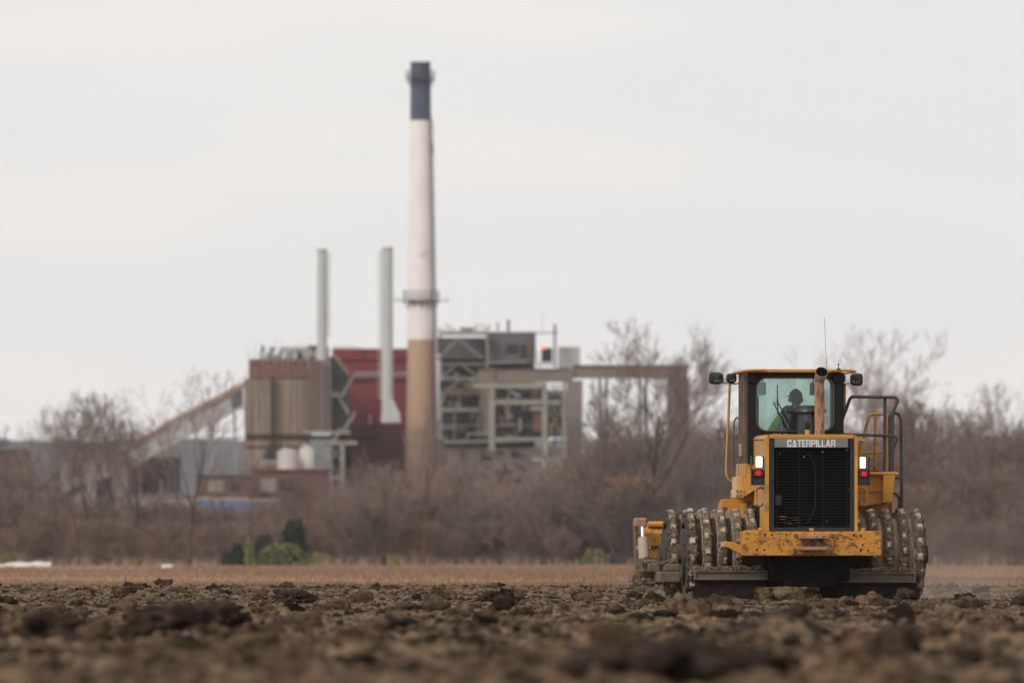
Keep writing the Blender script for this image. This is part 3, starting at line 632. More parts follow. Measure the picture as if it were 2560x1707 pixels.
def pod(px0, py0, px1, py1, y, skew):
    """work light housing seen from behind: a rounded tub, deeper at the bottom, with wires"""
    a = S(*z1(px0, py0), y); c = S(*z1(px1, py1), y); cx = (a.x + c.x) / 2; cz = (a.z + c.z) / 2; hx = abs(c.x - a.x) / 2; hz = abs(a.z - c.z) / 2
    b = MB(); V = []; N = 20; L = [(0, .55), (.03, .82), (.08, .96), (.16, 1.0), (.20, 1.0), (.205, .9)]
    o = 0; rot = Matrix.Rotation(skew, 3, 'Z')
    for (dy, s) in L:
        for k in range(N):
            t = 2 * math.pi * k / N; e = .62
            x = hx * s * math.copysign(abs(math.cos(t)) ** e, math.cos(t)); z = hz * s * math.copysign(abs(math.sin(t)) ** e, math.sin(t))
            q = rot @ Vector((x * (1 if skew == 0 else .86), dy - .1, z)); V.append((cx + q.x, y + q.y, cz + q.z))
    Fs = [[i * N + k, i * N + (k + 1) % N, (i + 1) * N + (k + 1) % N, (i + 1) * N + k] for i in range(len(L) - 1) for k in range(N)]
    Fs += [list(range(N))[::-1], [(len(L) - 1) * N + k for k in range(N)]]
    b.add(V, Fs); p = part(b, 'roof_lamp', M['frame_grey'], smooth=True)
    b = MB()
    for k in range(3): b.tube(rpath([(cx + (k - 1) * hx * .5, y - .10, cz - hz * .35), (cx + (k - 1) * hx * .3, y - .15, cz - hz * .6), (cx + (k - .6) * hx * .3, y - .11, cz - hz * .8)], .03), .008, 6)
    part(b, 'wiring', M['hose'], p)
    b = MB(); b.box(cx - hx * .5, cx + hx * .5, y - .12, y - .02, cz - hz * .98, cz - hz * .5); part(b, 'lamp_socket', M['black'], p, bevel=.01)
pod(655, 452, 750, 544, 3.3, R(35)); pod(774, 461, 850, 535, 3.3, 0); pod(1700, 460, 1792, 555, 2.9, R(-30)); pod(1622, 466, 1672, 532, 3.0, 0)

def rails():
    Y = 'yellow'; G = 'rail'
    def tb(name, m, pth, r, rad=.12, n=10):
        b = MB(); b.tube(rpath(pth, rad), r, n); return part(b, name, M[m], smooth=True)
    # left guard pole, lamp arm and dark grab rail
    tb('guard_pole', Y, pts(z1, 3.3, (797, 540), (795, 600), (770, 1180), (773, 1235), (795, 1270), (846, 1284)), .021, .10)
    tb('lamp_arm', Y, pts(z1, 3.3, (735, 530), (760, 536), (850, 542), (868, 530), (875, 500)), .012, .05)
    tb('grab_rail', 'brown_frame', pts(z1, 3.2, (876, 796), (845, 796), (828, 830), (815, 1230), (825, 1270), (846, 1286)), .015, .08)
    tb('guard_pole', Y, pts(z1, 3.0, (1664, 535), (1664, 760)), .020)
    tb('lamp_arm', Y, pts(z1, 2.95, (1640, 545), (1680, 540), (1710, 536), (1716, 520)), .010, .05)
    # aerials
    tb('whip_aerial', 'brown_frame', pts(z1, 3.2, (1528, 430), (1520, 260), (1512, 40)), .0038, .1, 6)
    b = MB(); b.tube(pts(z1, 1.82, (1617, 450), (1617, 425), (1617, 408)), .008, 8); ae = part(b, 'stub_aerial', M['hose'])
    b = MB(); b.cyl(S(*z1(1617, 404), 1.82), S(*z1(1617, 387), 1.82), .011, n=8); part(b, 'aerial_tip', M['black'], ae)
    b = MB(); pbox(b, z1, 1606, 425, 1632, 436, 1.78, 1.86); part(b, 'aerial_clamp', M['black'], ae)
    # platform rails on the right
    tb('handrail', G, pts(z6, 2.2, (150, 545), (165, 480), (285, 155), (310, 137), (780, 145), (803, 172), (748, 310), (745, 945)), .027, .13)
    tb('handrail', G, pts(z6, 2.2, (165, 545), (360, 552), (770, 561), (797, 590), (745, 712)), .025, .10)
    tb('rail_post', G, pts(z6, 2.25, (665, 150), (656, 945)), .026)
    tb('ladder_rail', G, pts(z6, 2.6, (722, 945), (712, 370), (735, 318), (775, 310), (815, 330), (838, 380), (846, 1018), (846, 1400)), .026, .16)
    tb('ladder_brace', G, pts(z6, 2.6, (770, 1018), (846, 1018)), .022)
    tb('ladder_brace', G, pts(z6, 2.6, (752, 1188), (785, 1192), (812, 1225), (820, 1290), (815, 1390)), .022, .10)
    b = MB(); pbox(b, z6, 696, 468, 762, 498, 2.35, 2.45); part(b, 'rail_clamp', M['brown_frame'], bevel=.008)
    b = MB(); pbox(b, z6, 806, 1275, 832, 1300, 2.55, 2.65); part(b, 'rail_clamp', M['brown_frame'], bevel=.008)
    tb('handrail', Y, pts(z6, 3.0, (376, 920), (374, 750), (400, 690), (490, 350), (520, 326), (650, 328), (690, 350), (678, 945)), .024, .12)
    tb('rail_post', Y, pts(z6, 3.0, (560, 335), (553, 940)), .024)
    tb('mid_rail', Y, pts(z6, 3.0, (376, 750), (682, 748)), .022)
    b = MB(); pbox(b, z6, 536, 898, 566, 945, 2.9, 3.0); pbox(b, z6, 505, 936, 600, 950, 2.7, 3.0); part(b, 'red_bracket', M['red_tag'], bevel=.006)
rails()

def fenders():
    # right platform and fuel tank body
    b = MB(); pbox(b, z6, 498, 957, 815, 988, 1.55, 3.4); part(b, 'platform', M['yellow'], bevel=.012)
    b = MB(); P = [S(*z6(362, 985), 1.7), S(*z6(760, 985), 1.7), S(*z6(738, 1286), 1.7), S(*z6(440, 1326), 1.7), S(*z6(362, 1335), 1.7)]
    P2 = [p + Vector((0, 1.7, 0)) for p in P]; b.prism(P, (0, 1.7, 0)); tk = part(b, 'fender_tank', M['yellow'], bevel=.012)
    b = MB(); P = [S(*z6(648, 990), 1.55), S(*z6(775, 990), 1.55), S(*z6(740, 1284), 1.55), S(*z6(636, 1290), 1.55)]; b.prism(P, (0, .146, 0)); part(b, 'fender_gusset', M['yellow'], tk, bevel=.008)
    b = MB(); pbox(b, z6, 372, 1155, 650, 1168, 1.66, 1.699); part(b, 'fender_lip', M['yellow'], tk)
    b = MB(); pbox(b, z6, 362, 1290, 745, 1560, 2.3, 3.3); part(b, 'side_plate', M['yellow'], bevel=.01)
    b = MB(); b.tube(pts(z6, 2.28, (738, 1290), (736, 1500)), .03, 8); part(b, 'conduit', M['yellow'])
    # left fender with the notched plate
    yy = 3.6
    P = [(742, 1560), (738, 1500), (745, 1475), (762, 1466), (780, 1475), (790, 1500), (790, 1560), (1000, 1620), (1045, 1620), (1045, 1500), (980, 1440), (900, 1412), (850, 1405), (760, 1408), (735, 1425), (722, 1470), (715, 1560)]
    b = MB(); b.prism([S(*z1(a, c), yy) for a, c in P][::-1], (0, .08, 0)); fd = part(b, 'fender_plate', M['yellow'], bevel=.006)
    b = MB(); P = [(700, 1560), (706, 1480), (720, 1425), (738, 1412), (760, 1408), (740, 1430), (722, 1480), (716, 1560)]; b.prism([S(*z1(a, c), 4.2) for a, c in P], (0, .05, 0)); part(b, 'fender_edge', M['yellow'], fd)
    b = MB(); b.box(S(*z1(900, 0), 3.0).x, S(*z1(1050, 0), 3.0).x, 2.2, 4.4, S(*z1(0, 1800), 3.).z, S(*z1(0, 1440), 3.).z); part(b, 'chassis_side', M['yellow'], bevel=.02)
    for q in (((930, 1440), (932, 1500), (985, 1560)), ((960, 1450), (965, 1510), (1030, 1580))): b = MB(); b.tube(rpath(pts(z1, 2.0, *q), .05), .018, 8); part(b, 'hydraulic_hose', M['brown_frame'])
    # dark chassis below the bumper
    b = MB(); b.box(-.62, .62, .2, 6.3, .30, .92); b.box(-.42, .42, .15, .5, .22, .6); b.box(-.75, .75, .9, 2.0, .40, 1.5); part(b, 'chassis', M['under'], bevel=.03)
    b = MB(); b.box(-1.0, 1.0, .62, .70, .04, 1.0); part(b, 'shade_panel', M['under'], bevel=.01)  # dark panel added to paint the shade under the machine
    for s in (-1, 1):
        b = MB(); b.cyl((s * .6, 1.5, .72), (s * .75, 1.5, .72), .3, n=20); b.cyl((s * .6, 5.0, .72), (s * .75, 5.0, .72), .3, n=20); part(b, 'axle', M['under'])
    # left step bracket beside the bumper
    b = MB(); P = [(755, 530), (770, 520), (835, 528), (893, 560), (885, 613), (865, 612), (800, 575), (775, 565), (752, 562)]
    b.prism([S(*z2(a, c), .1) for a, c in P], (0, .12, 0)); sb = part(b, 'step_bracket', M['yellow'], bevel=.012)
    b = MB(); b.bar(S(*z2(772, 560), .14), S(*z2(722, 690), .3), .07, .03); part(b, 'step_strut', M['bar_mud'], sb)
fenders()

# --- roller wheels
def wheel(side, yc, hide=False):
    """side -1 left, +1 right; five toothed rings on a drum"""
    zc = .725; xs = [side * (.83 + .24 * k) for k in range(5)]; x0, x1 = (min(xs) - .02, max(xs) + .1) if side < 0 else (min(xs) - .1, max(xs) + .02)
    b = MB(); b.tube([(x0, yc, zc), (x1, yc, zc)], .565, 64); dr = part(b, 'wheel', M['mud_shade_dark'] if side < 0 else M['mud_side'], smooth=True)  # left drum darkened to paint the shaded gaps
    b = MB(); e = max(xs) if side > 0 else min(xs); b.tube([(e + side * .0, yc, zc), (e + side * .13, yc, zc)], [.44, .38], 32); b.tube([(e + side * .13, yc, zc), (e + side * .19, yc, zc)], [.16, .14], 20); part(b, 'hub', M['mud_shade_dark'], dr)
    for k, x in enumerate(xs):
        n = 120; prof = [(-.090, .50), (-.088, .60), (-.080, .645), (-.066, .668), (-.044, .680), (.0, .685), (.044, .680), (.062, .660), (.074, .625), (.082, .56), (.085, .50)]
        b = MB(); seed = int((x + 5) * 100) + int(yc * 7)
        t = np.linspace(0, 2 * np.pi, n, endpoint=False); pr = np.array(prof)
        for j, (px, pr_) in enumerate(prof):
            amp = .006 if j in (0, 1) else .024
            if k == 4: amp *= 1.8
            nn = fbm(np.cos(t) * 4.5 + seed, np.sin(t) * 4.5, px * 9, 4, 3) * amp; m2 = fbm(np.cos(t) * 9 + seed, np.sin(t) * 9, px * 20, 3, 8) * amp * .8
            rr = pr_ + nn; xx = x + px + m2
            b.v += [(float(a), float(yc + r_ * math.cos(q)), float(zc + r_ * math.sin(q))) for a, r_, q in zip(xx, rr, t)]
        np_ = len(prof)
        for j in range(np_ - 1):
            inner = (side < 0 and px is not None)
            b.cm = 2 if (k == 4 and side < 0 and j < 4) or j > 7 else (1 if j in (0, 1) else 0)  # right flanks take the dark tone as painted gap shade
            for q in range(n): q2 = (q + 1) % n; b.face([j * n + q, j * n + q2, (j + 1) * n + q2, (j + 1) * n + q])
        nt_ = 17; b.cm = 3; r0 = random.Random(seed)
        for q in range(nt_):
            a = 2 * math.pi * (q + (k * .37) % 1 + .2) / nt_; rad = Vector((0, math.cos(a), math.sin(a))); tan = Vector((0, -math.sin(a), math.cos(a)))
            hw = .040 + r0.uniform(-.005, .005); hl = .046; ro = .722 + r0.uniform(-.016, .006); dx = r0.uniform(-.008, .008)
            C = Vector((x + dx, yc, zc)); ex = Vector((1, 0, 0))
            lo = [C + rad * .65 + ex * sx * (hw + .012) + tan * st * (hl + .022) for sx, st in ((-1, -1), (1, -1), (1, 1), (-1, 1))]
            mi_ = [C + rad * (ro - .02) + ex * sx * hw + tan * st * (hl + .006) for sx, st in ((-1, -1), (1, -1), (1, 1), (-1, 1))]
            hi = [C + rad * ro + ex * sx * (hw - .014) + tan * st * (hl - .012) for sx, st in ((-1, -1), (1, -1), (1, 1), (-1, 1))]
            b.add(lo + mi_ + hi, [(0, 1, 5, 4), (1, 2, 6, 5), (2, 3, 7, 6), (3, 0, 4, 7), (4, 5, 9, 8), (5, 6, 10, 9), (6, 7, 11, 10), (7, 4, 8, 11), (8, 9, 10, 11)])
        ob = b.build('toothed_ring', [M['mud'], M['mud_side'], M['mud_shade_dark'], M['tooth']], dr)
    # mud packed lumps stuck on the rings
    V0, F0 = ico(2); b = MB(); r0 = random.Random(int(yc * 10) + side)
    for q in range(80):
        x = r0.choice(xs) + r0.uniform(-.07, .07); a = r0.uniform(0, 2 * math.pi); rr = r0.uniform(.655, .69); s = r0.uniform(.015, .04)
        P = clod_shape(V0, q % 9, .5) * s + np.array((x, yc + rr * math.cos(a), zc + rr * math.sin(a))); b.add(P.tolist(), F0.tolist())
    part(b, 'mud_cake', M['mud'], dr)['kind'] = 'stuff'
    return dr
wheel(-1, 1.5); wheel(1, 1.5); wheel(-1, 5.0); wheel(1, 5.0)

def heap(name, x0, x1, y, z, n, smin, smax, par, m='mud', seed=1):
    V0, F0 = ico(3); b = MB(); r0 = random.Random(seed)
    for q in range(n):
        s = r0.uniform(smin, smax) * (1.4 if r0.random() < .15 else 1); x = r0.uniform(x0, x1)
        P = clod_shape(V0, q % 11 + seed, .5) * (s * r0.uniform(.8, 1.5), s, s * r0.uniform(.6, 1)) + np.array((x, y + r0.uniform(-.08, .10), z + s * r0.uniform(.1, .5))); b.add(P.tolist(), F0.tolist())
    o = part(b, name, M[m], par); o['kind'] = 'stuff'; return o
def cleaner_bars():
    yb = .50
    for i, q in enumerate(((530, 738, 1085, 812, 8), (1610, 752, 2200, 832, 6))):
        a = S(*z2(q[0], q[1]), yb); c = S(*z2(q[2], q[3]), yb); b = MB()
        b.box(a.x, c.x, yb, yb + .26, a.z - .035, a.z); b.box(a.x, c.x, yb, yb + .26, c.z, c.z + .035); b.box(a.x, c.x, yb + .03, yb + .06, c.z + .03, a.z - .03); b.box(a.x, a.x + .03, yb, yb + .05, c.z + .03, a.z - .03) ; b.box(c.x - .03, c.x, yb, yb + .05, c.z + .03, a.z - .03)
        cb = part(b, 'cleaner_bar', M['bar_mud'], bevel=.008)
        heap('mud_pile', a.x + .05, c.x - .05, yb + .12, a.z, 110, .02, .055, cb, seed=3 + i)
        # scraper fingers between the rings
        b = MB(); s = -1 if i == 0 else 1
        for k in range(4):
            x = s * (.95 + .24 * k); b.prism([(x - .035, yb + .05, a.z), (x + .035, yb + .05, a.z), (x + .035, yb + .42, a.z + .02), (x - .035, yb + .42, a.z + .02)], (0, 0, -.05))
        part(b, 'scraper_finger', M['bar_mud'], cb)
        # skirt under the bar, run down and darkened to paint the shade there
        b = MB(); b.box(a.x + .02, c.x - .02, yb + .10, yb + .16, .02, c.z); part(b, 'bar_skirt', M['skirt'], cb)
    # front bar between the wheels on the left, push arm of the blade
    b = MB(); pbox(b, z5, 490, 1070, 760, 1215, 4.0, 6.2); pa = part(b, 'push_arm', M['bar_mud'], bevel=.02)
    b = MB(); pbox(b, z5, 550, 965, 760, 1068, 4.05, 4.5); bk = part(b, 'front_cleaner_bar', M['bar_mud'], bevel=.03)
    c = S(*z5(620, 965), 4.2); heap('mud_pile', c.x - .12, c.x + .14, 4.2, c.z, 30, .02, .05, bk, seed=9)
cleaner_bars()

def blade():
    y = 6.5; a = S(*z5(160, 415), y); c = S(*z5(160, 1180), y); xr = -a.x + 0.0
    # curved mouldboard, concave to the front
    b = MB(); n = 10; V = []
    for k in range(n + 1):
        t = k / n; z = c.z + (a.z - c.z) * t; yy = y + .22 * math.sin(math.pi * t) * -1 + .1; V += [(a.x, yy, z), (xr, yy, z), (xr, yy + .04, z), (a.x, yy + .04, z)]
    Fs = []
    for k in range(n):
        o = k * 4
        for j in range(4): Fs.append((o + j, o + (j + 1) % 4, o + 4 + (j + 1) % 4, o + 4 + j))
    Fs += [(0, 1, 2, 3), tuple(n * 4 + j for j in range(4))]
    b.add(V, Fs); bl = part(b, 'blade', M['yellow_worn'])
    b = MB(); b.tube([(a.x + .2, y + .02, a.z - .02), (xr - .2, y + .02, a.z - .02)], .05, 10); b.box(a.x + .1, xr - .1, y - .2, y - .08, c.z + .55, c.z + .75); part(b, 'blade_rib', M['yellow'], bl)
    # end plate: upright, flared at the foot, muddy
    P = [(150, 385), (185, 380), (190, 620), (195, 900), (180, 1000), (215, 1060), (300, 1130), (300, 1200), (200, 1215), (95, 1218), (110, 1140), (160, 1045), (165, 900), (155, 620)]
    b = MB(); b.prism([S(*z5(p, q), y - .25) for p, q in P], (0, .5, 0)); part(b, 'end_plate', M['mud'], bl, bevel=.008)
    b = MB(); q = S(*z5(240, 370), y - .9); b.box(q.x - .09, q.x + .09, y - .95, y - .3, q.z - .12, q.z + .03); hp = part(b, 'cylinder_mount', M['exhaust'], bl, bevel=.03)
    p0, p1, p2 = S(*z5(245, 440), 5.6), S(*z5(255, 625), 5.5), S(*z5(278, 950), 5.3)
    b = MB(); b.cyl(p0, p1, .028, n=14); b.cyl(p0 + Vector((-.06, 0, 0)), p0 + Vector((.06, 0, 0)), .05, n=12); rd = part(b, 'cylinder_rod', M['rod'], bl, smooth=True)
    b = MB(); b.tube([p1 + (p0 - p1) * .02, p1, p2], [.05, .085, .095], 18); b.cyl(p1 + (p2 - p1) * .4 + Vector((-.11, 0, 0)), p1 + (p2 - p1) * .4 + Vector((.11, 0, 0)), .03, n=8); part(b, 'cylinder_barrel', M['tan_steel'], bl, smooth=True)
    b = MB(); b.tube([S(*z5(260, 880), 5.3), S(*z5(300, 1010), 5.3), S(*z5(330, 1150), 5.5), S(*z5(430, 1200), 5.5)], [.10, .14, .15, .10], 10); part(b, 'blade_arm', M['mud'], bl)
    b = MB(); pbox(b, z5, 325, 955, 492, 1080, 4.9, 5.4); ab = part(b, 'arm_block', M['bar_mud'], bl, bevel=.03)
    q = S(*z5(370, 950), 5.1); heap('mud_lump', q.x - .12, q.x + .12, 5.1, q.z - .02, 26, .02, .05, bl, seed=14)
    q = S(*z5(330, 1180), 5.1); heap('mud_lump', q.x - .18, q.x + .2, 5.2, q.z - .05, 26, .03, .06, bl, seed=17)
blade()

# ------------------------------------------------------------------ the driver
def driver():
    yy = 2.78
    hd = S(*z1(1300, 650), yy); seat = S(*z1(1300, 1000), yy)
    loc = root.matrix_basis @ Vector((hd.x, yy, seat.z - .06))
    hz = hd.z - (seat.z - .06)                      # height of the head centre above the pelvis
    hz = max(.62, min(hz, .80))
    # joints: x right, y forward, z up, pelvis at the origin
    J = {'pel': (0, 0, 0, .15), 'bel': (-.01, -.02, .22, .145), 'che': (-.02, -.03, hz - .32, .155), 'nek0': (-.01, -.01, hz - .20, .075), 'nek': (-.01, 0, hz - .13, .058),
         'lsh': (-.20, -.02, hz - .27, .085), 'lel': (-.40, .10, .26, .062), 'lwr': (-.20, .33, .24, .032), 'lpa': (-.17, .38, .26, .036),
         'rsh': (.17, -.02, hz - .27, .08), 'rel': (.30, .14, .20, .055), 'rwr': (.18, .33, .24, .032), 'rpa': (.15, .38, .26, .036),
         'lhi': (-.10, .05, -.02, .10), 'lkn': (-.17, .44, .02, .068), 'lan': (-.17, .50, -.36, .042), 'lto': (-.18, .66, -.42, .035),
         'rhi': (.10, .05, -.02, .10), 'rkn': (.17, .44, .02, .068), 'ran': (.17, .50, -.36, .042), 'rto': (.18, .66, -.42, .035)}
    E = [('pel', 'bel'), ('bel', 'che'), ('che', 'nek0'), ('nek0', 'nek'), ('che', 'lsh'), ('lsh', 'lel'), ('lel', 'lwr'), ('lwr', 'lpa'), ('che', 'rsh'), ('rsh', 'rel'), ('rel', 'rwr'), ('rwr', 'rpa'),
         ('pel', 'lhi'), ('lhi', 'lkn'), ('lkn', 'lan'), ('lan', 'lto'), ('pel', 'rhi'), ('rhi', 'rkn'), ('rkn', 'ran'), ('ran', 'rto')]
    # head: chin, skull, brow and nose joints; five fingers on each hand
    tw = R(38); f = Vector((-math.sin(tw), math.cos(tw), 0))
    def hp(fw, up, r): v = f * fw; return (J['nek'][0] + v.x, J['nek'][1] + v.y, hz + up, r)
    J['jaw'] = hp(.035, -.075, .062); J['skl'] = hp(-.01, .0, .092); J['crn'] = hp(-.012, .055, .082); J['nos'] = hp(.108, -.025, .014); J['chn'] = hp(.075, -.10, .028); J['brw'] = hp(.06, .03, .06)
    E += [('nek', 'jaw'), ('nek', 'skl'), ('skl', 'crn'), ('skl', 'brw'), ('brw', 'nos'), ('jaw', 'chn')]
    for s in 'lr':
        sg = -1 if s == 'l' else 1; px, py, pz, _ = J[s + 'pa']
        for k in range(4):
            a = (px + sg * (.03 - .02 * k), py + .045, pz + .012 - .004 * k, .010); b_ = (a[0], a[1] + .028, a[2] - .012, .009); c = (a[0], a[1] + .022, a[2] - .04 + .004 * abs(k - 1), .008)
            J[f'{s}f{k}a'], J[f'{s}f{k}b'], J[f'{s}f{k}c'] = a, b_, c; E += [(s + 'pa', f'{s}f{k}a'), (f'{s}f{k}a', f'{s}f{k}b'), (f'{s}f{k}b', f'{s}f{k}c')]
        J[s + 't1'] = (px - sg * .042, py + .01, pz - .005, .012); J[s + 't2'] = (px - sg * .045, py + .04, pz - .02, .010); E += [(s + 'pa', s + 't1'), (s + 't1', s + 't2')]
    keys = list(J); me = bpy.data.meshes.new('person'); me.from_pydata([J[k][:3] for k in keys], [(keys.index(a), keys.index(b)) for a, b in E], []); me.update()
    ob = bpy.data.objects.new('person', me); col.objects.link(ob); ob.location = loc; ob.rotation_euler = (0, 0, AZ)
    sk = ob.modifiers.new('skin', 'SKIN'); me.skin_vertices if me.skin_vertices else None
    if not me.skin_vertices:
        bpy.context.view_layer.objects.active = ob
        try: bpy.ops.mesh.customdata_skin_add()
        except Exception: pass
    if me.skin_vertices:
        for i, k in enumerate(keys):
            me.skin_vertices[0].data[i].radius = (J[k][3], J[k][3]); me.skin_vertices[0].data[i].use_root = (k == 'pel')
    sb = ob.modifiers.new('sub', 'SUBSURF'); sb.levels = 2; sb.render_levels = 2; me.materials.append(M['skin'])
    tag(ob, 'driver in green jacket, black cap and ear muffs on the cab seat seen from behind', 'person')
    O = Vector((0, 0, 0)); H = Vector(hp(0, 0, 0)[:3]); up = Vector((0, 0, 1)); rt = f.cross(up)
    def ell(c, rx, ry, rz, zmin=-9, n=20, m=14):
        b = MB()
        for j in range(m + 1):
            ph = math.pi * j / m - math.pi / 2
            for k in range(n):
                t = 2 * math.pi * k / n; q = rt * (rx * math.cos(ph) * math.cos(t)) + f * (ry * math.cos(ph) * math.sin(t)) + up * max(zmin, rz * math.sin(ph)); b.v.append(tuple(c + q))
        for j in range(m):
            for k in range(n): b.face([j * n + k, j * n + (k + 1) % n, (j + 1) * n + (k + 1) % n, (j + 1) * n + k])
        return b
    b = ell(H + up * .035, .103, .118, .105, -.025)
    br = [H + up * .03 + f * .095 + rt * x + f * y for x, y in ((-.08, 0), (-.075, .05), (-.04, .085), (0, .095), (.04, .085), (.075, .05), (.08, 0))]; b.prism(br, (0, 0, .012))
    b.build('cap', M['dark_cloth'], ob, smooth=True)
    b = MB(); arc = [H + rt * (.118 * math.cos(t)) + up * (.02 + .125 * math.sin(t)) for t in [math.pi * k / 12 for k in range(13)]]; b.tube(arc, .011, 8)
    for s in (-1, 1): c = H + rt * s * .105 + up * -.02; b.tube([c - rt * s * .01, c + rt * s * .022, c + rt * s * .03], [.043, .043, .03], 14)
    b.build('ear_muffs', M['cleaner'], ob, smooth=True)
    b = ell(H - f * .02 - up * .03, .088, .095, .085); b.build('hair', M['dark_cloth'], ob, smooth=True)
    # jacket: torso shell and two sleeves grown as one skin
    jj = {k: (*J[k][:3], J[k][3] * 1.16 + .012) for k in ('pel', 'bel', 'che', 'lsh', 'lel', 'rsh', 'rel', 'nek0')}
    for s in 'lr': a = Vector(J[s + 'el'][:3]).lerp(Vector(J[s + 'wr'][:3]), .85); jj[s + 'cu'] = (*a, .05)
    E2 = [('pel', 'bel'), ('bel', 'che'), ('che', 'lsh'), ('lsh', 'lel'), ('lel', 'lcu'), ('che', 'rsh'), ('rsh', 'rel'), ('rel', 'rcu'), ('che', 'nek0')]
    ks = list(jj); mj = bpy.data.meshes.new('jacket'); mj.from_pydata([jj[k][:3] for k in ks], [(ks.index(a), ks.index(b)) for a, b in E2], []); mj.update()
    jo = bpy.data.objects.new('jacket', mj); col.objects.link(jo); jo.parent = ob; jo.modifiers.new('skin', 'SKIN')
    if not mj.skin_vertices:
        bpy.context.view_layer.objects.active = jo
        try: bpy.ops.mesh.customdata_skin_add()
        except Exception: pass
    if mj.skin_vertices:
        for i, k in enumerate(ks): mj.skin_vertices[0].data[i].radius = (jj[k][3], jj[k][3]); mj.skin_vertices[0].data[i].use_root = (k == 'pel')
    s2 = jo.modifiers.new('sub', 'SUBSURF'); s2.levels = 2; s2.render_levels = 2; mj.materials.append(M['hiviz'])
    tr = {k: (*J[k][:3], J[k][3] * 1.12 + .01) for k in ('pel', 'lhi', 'lkn', 'lan', 'rhi', 'rkn', 'ran')}
driver()

# ------------------------------------------------------------------ the power station, 1.5 km off
D = 1500.0
def Q(px, py, d=D): return Vector(((px - CX) * d / F, d, CZ + (HY - py) * d / F))
def zA(x, y): return (560 + x / 3.015, 780 + y / 3.015)
def zB(x, y): return (980 + x / 2.8, 740 + y / 2.8)
def zI(x, y): return (x, y)
def zD(x, y): return (x * 1.08844, y * 1.08844)
class WB(MB):
    def __init__(s): super().__init__(); s.cuts = []
    """builder working in photo columns and rows at a chosen distance, kept as real metres"""
    def q(s, z, x0, y0, x1, y1, d0, d1):
        s.cuts.append((len(s.v), len(s.f)))
        a, c = Q(*z(x0, y0), d0), Q(*z(x1, y1), d0); s.box(a.x, c.x, d0, d1, c.z, a.z); return s
    def beam(s, z, x0, y0, x1, y1, wpx, d0, dep=.4):
        s.cuts.append((len(s.v), len(s.f)))
        a, c = Q(*z(x0, y0), d0), Q(*z(x1, y1), d0); s.bar(a, c, wpx * d0 / F, dep); return s
def thingat(name, px, d, label, cat, group=None):
    o = empty(name, (PX(px, d), d, 0)); tag(o, label, cat, group); o['_w'] = 1; return o
PLUR = {'floor_beams': 'floor_beam', 'dark_bays': 'dark_bay', 'rust_patches': 'rust_patch', 'openings': 'opening', 'braces': 'brace', 'cross_beam': 'cross_beam', 'beam': 'beam', 'brace': 'brace',
        'louvre': 'louvre', 'roof_fan': 'roof_fan', 'bay_rib': 'bay_rib', 'dark_opening': 'dark_opening', 'lower_wall': 'lower_wall', 'mast': 'mast', 'roof_plant': 'roof_plant', 'roof_vents': 'roof_vent', 'rusty_band': 'rusty_band', 'stair_underside': 'stair_underside', 'dark_ledge': 'dark_ledge', 'pipe': 'pipe', 'platform': 'platform', 'open_bay': 'open_bay_post'}
def wp(b, name, m, th, par=None, **k):
    if name in PLUR and len(b.cuts) > 1:
        ends = b.cuts[1:] + [(len(b.v), len(b.f))]; ob = None
        for (v0, f0), (v1, f1) in zip(b.cuts, ends):
            c = MB(); c.v = b.v[v0:v1]; c.f = [[i - v0 for i in f] for f in b.f[f0:f1]]; c.mi = [0] * len(c.f); ob = c.build(PLUR[name], m, par or th, origin=th.location, **k)
        return ob
    return b.build(name, m, par or th, origin=th.location, **k)
B = {}
B['conc'] = mat('streaked_brown_concrete', (0.215, 0.160, 0.125), (0.32, 0.26, 0.21), .55, rough=.9, stretch=(1.6, 1.6, .10), c3=(0.22, 0.095, 0.05), s3=1.1, t3=.50, w3=.15, st3=(1.6, 1.6, .06))
B['rust'] = mat('rust_band', (0.135, 0.06, 0.040), (0.20, 0.11, 0.08), .8, rough=.9)
B['pink'] = mat('grey_pink_concrete', (0.22, 0.175, 0.160), (0.155, 0.118, 0.108), .6, rough=.9, stretch=(1.2, 1.2, .12))
B['dgrey'] = mat('dark_grey_cladding', (0.070, 0.064, 0.068), (0.10, 0.092, 0.092), .3, rough=.8, stretch=(1, 1, .3))
B['slate'] = mat('slate_grey_panels', (0.115, 0.112, 0.125), (0.085, 0.083, 0.095), .25, rough=.8)
B['dark'] = mat('dark_recess', (0.022, 0.022, 0.030), (0.035, 0.034, 0.042), .4, rough=.9)
B['red'] = mat('red_cladding', (0.215, 0.032, 0.040), (0.180, 0.028, 0.036), .25, rough=.8, stretch=(2, 2, .2))
B['maroon'] = mat('maroon_cladding', (0.125, 0.036, 0.046), (0.095, 0.030, 0.040), .3, rough=.8)
B['brick'] = mat('red_brick', (0.155, 0.072, 0.060), (0.12, 0.062, 0.055), .5, rough=.9)
B['green'] = mat('pale_green_steel', (0.29, 0.285, 0.23), (0.21, 0.205, 0.165), .5, rough=.7, c3=(0.24, 0.18, 0.12), s3=.6, t3=.62, w3=.1)
B['taupe'] = mat('taupe_gallery', (0.175, 0.135, 0.112), (0.20, 0.165, 0.140), .2, rough=.8, stretch=(1, 1, .4))
B['ltaupe'] = mat('light_taupe_wall', (0.26, 0.225, 0.205), (0.22, 0.19, 0.175), .3, rough=.85)
B['galv'] = mat('grey_side_sheeting', (0.46, 0.46, 0.45), (0.38, 0.38, 0.375), .12, rough=.7)
B['tanroof'] = mat('tan_roof', (0.38, 0.26, 0.18), (0.29, 0.20, 0.15), .2, rough=.85)
B['white'] = mat('white_tank_paint', (0.62, 0.60, 0.57), (0.55, 0.53, 0.50), .5, rough=.6)
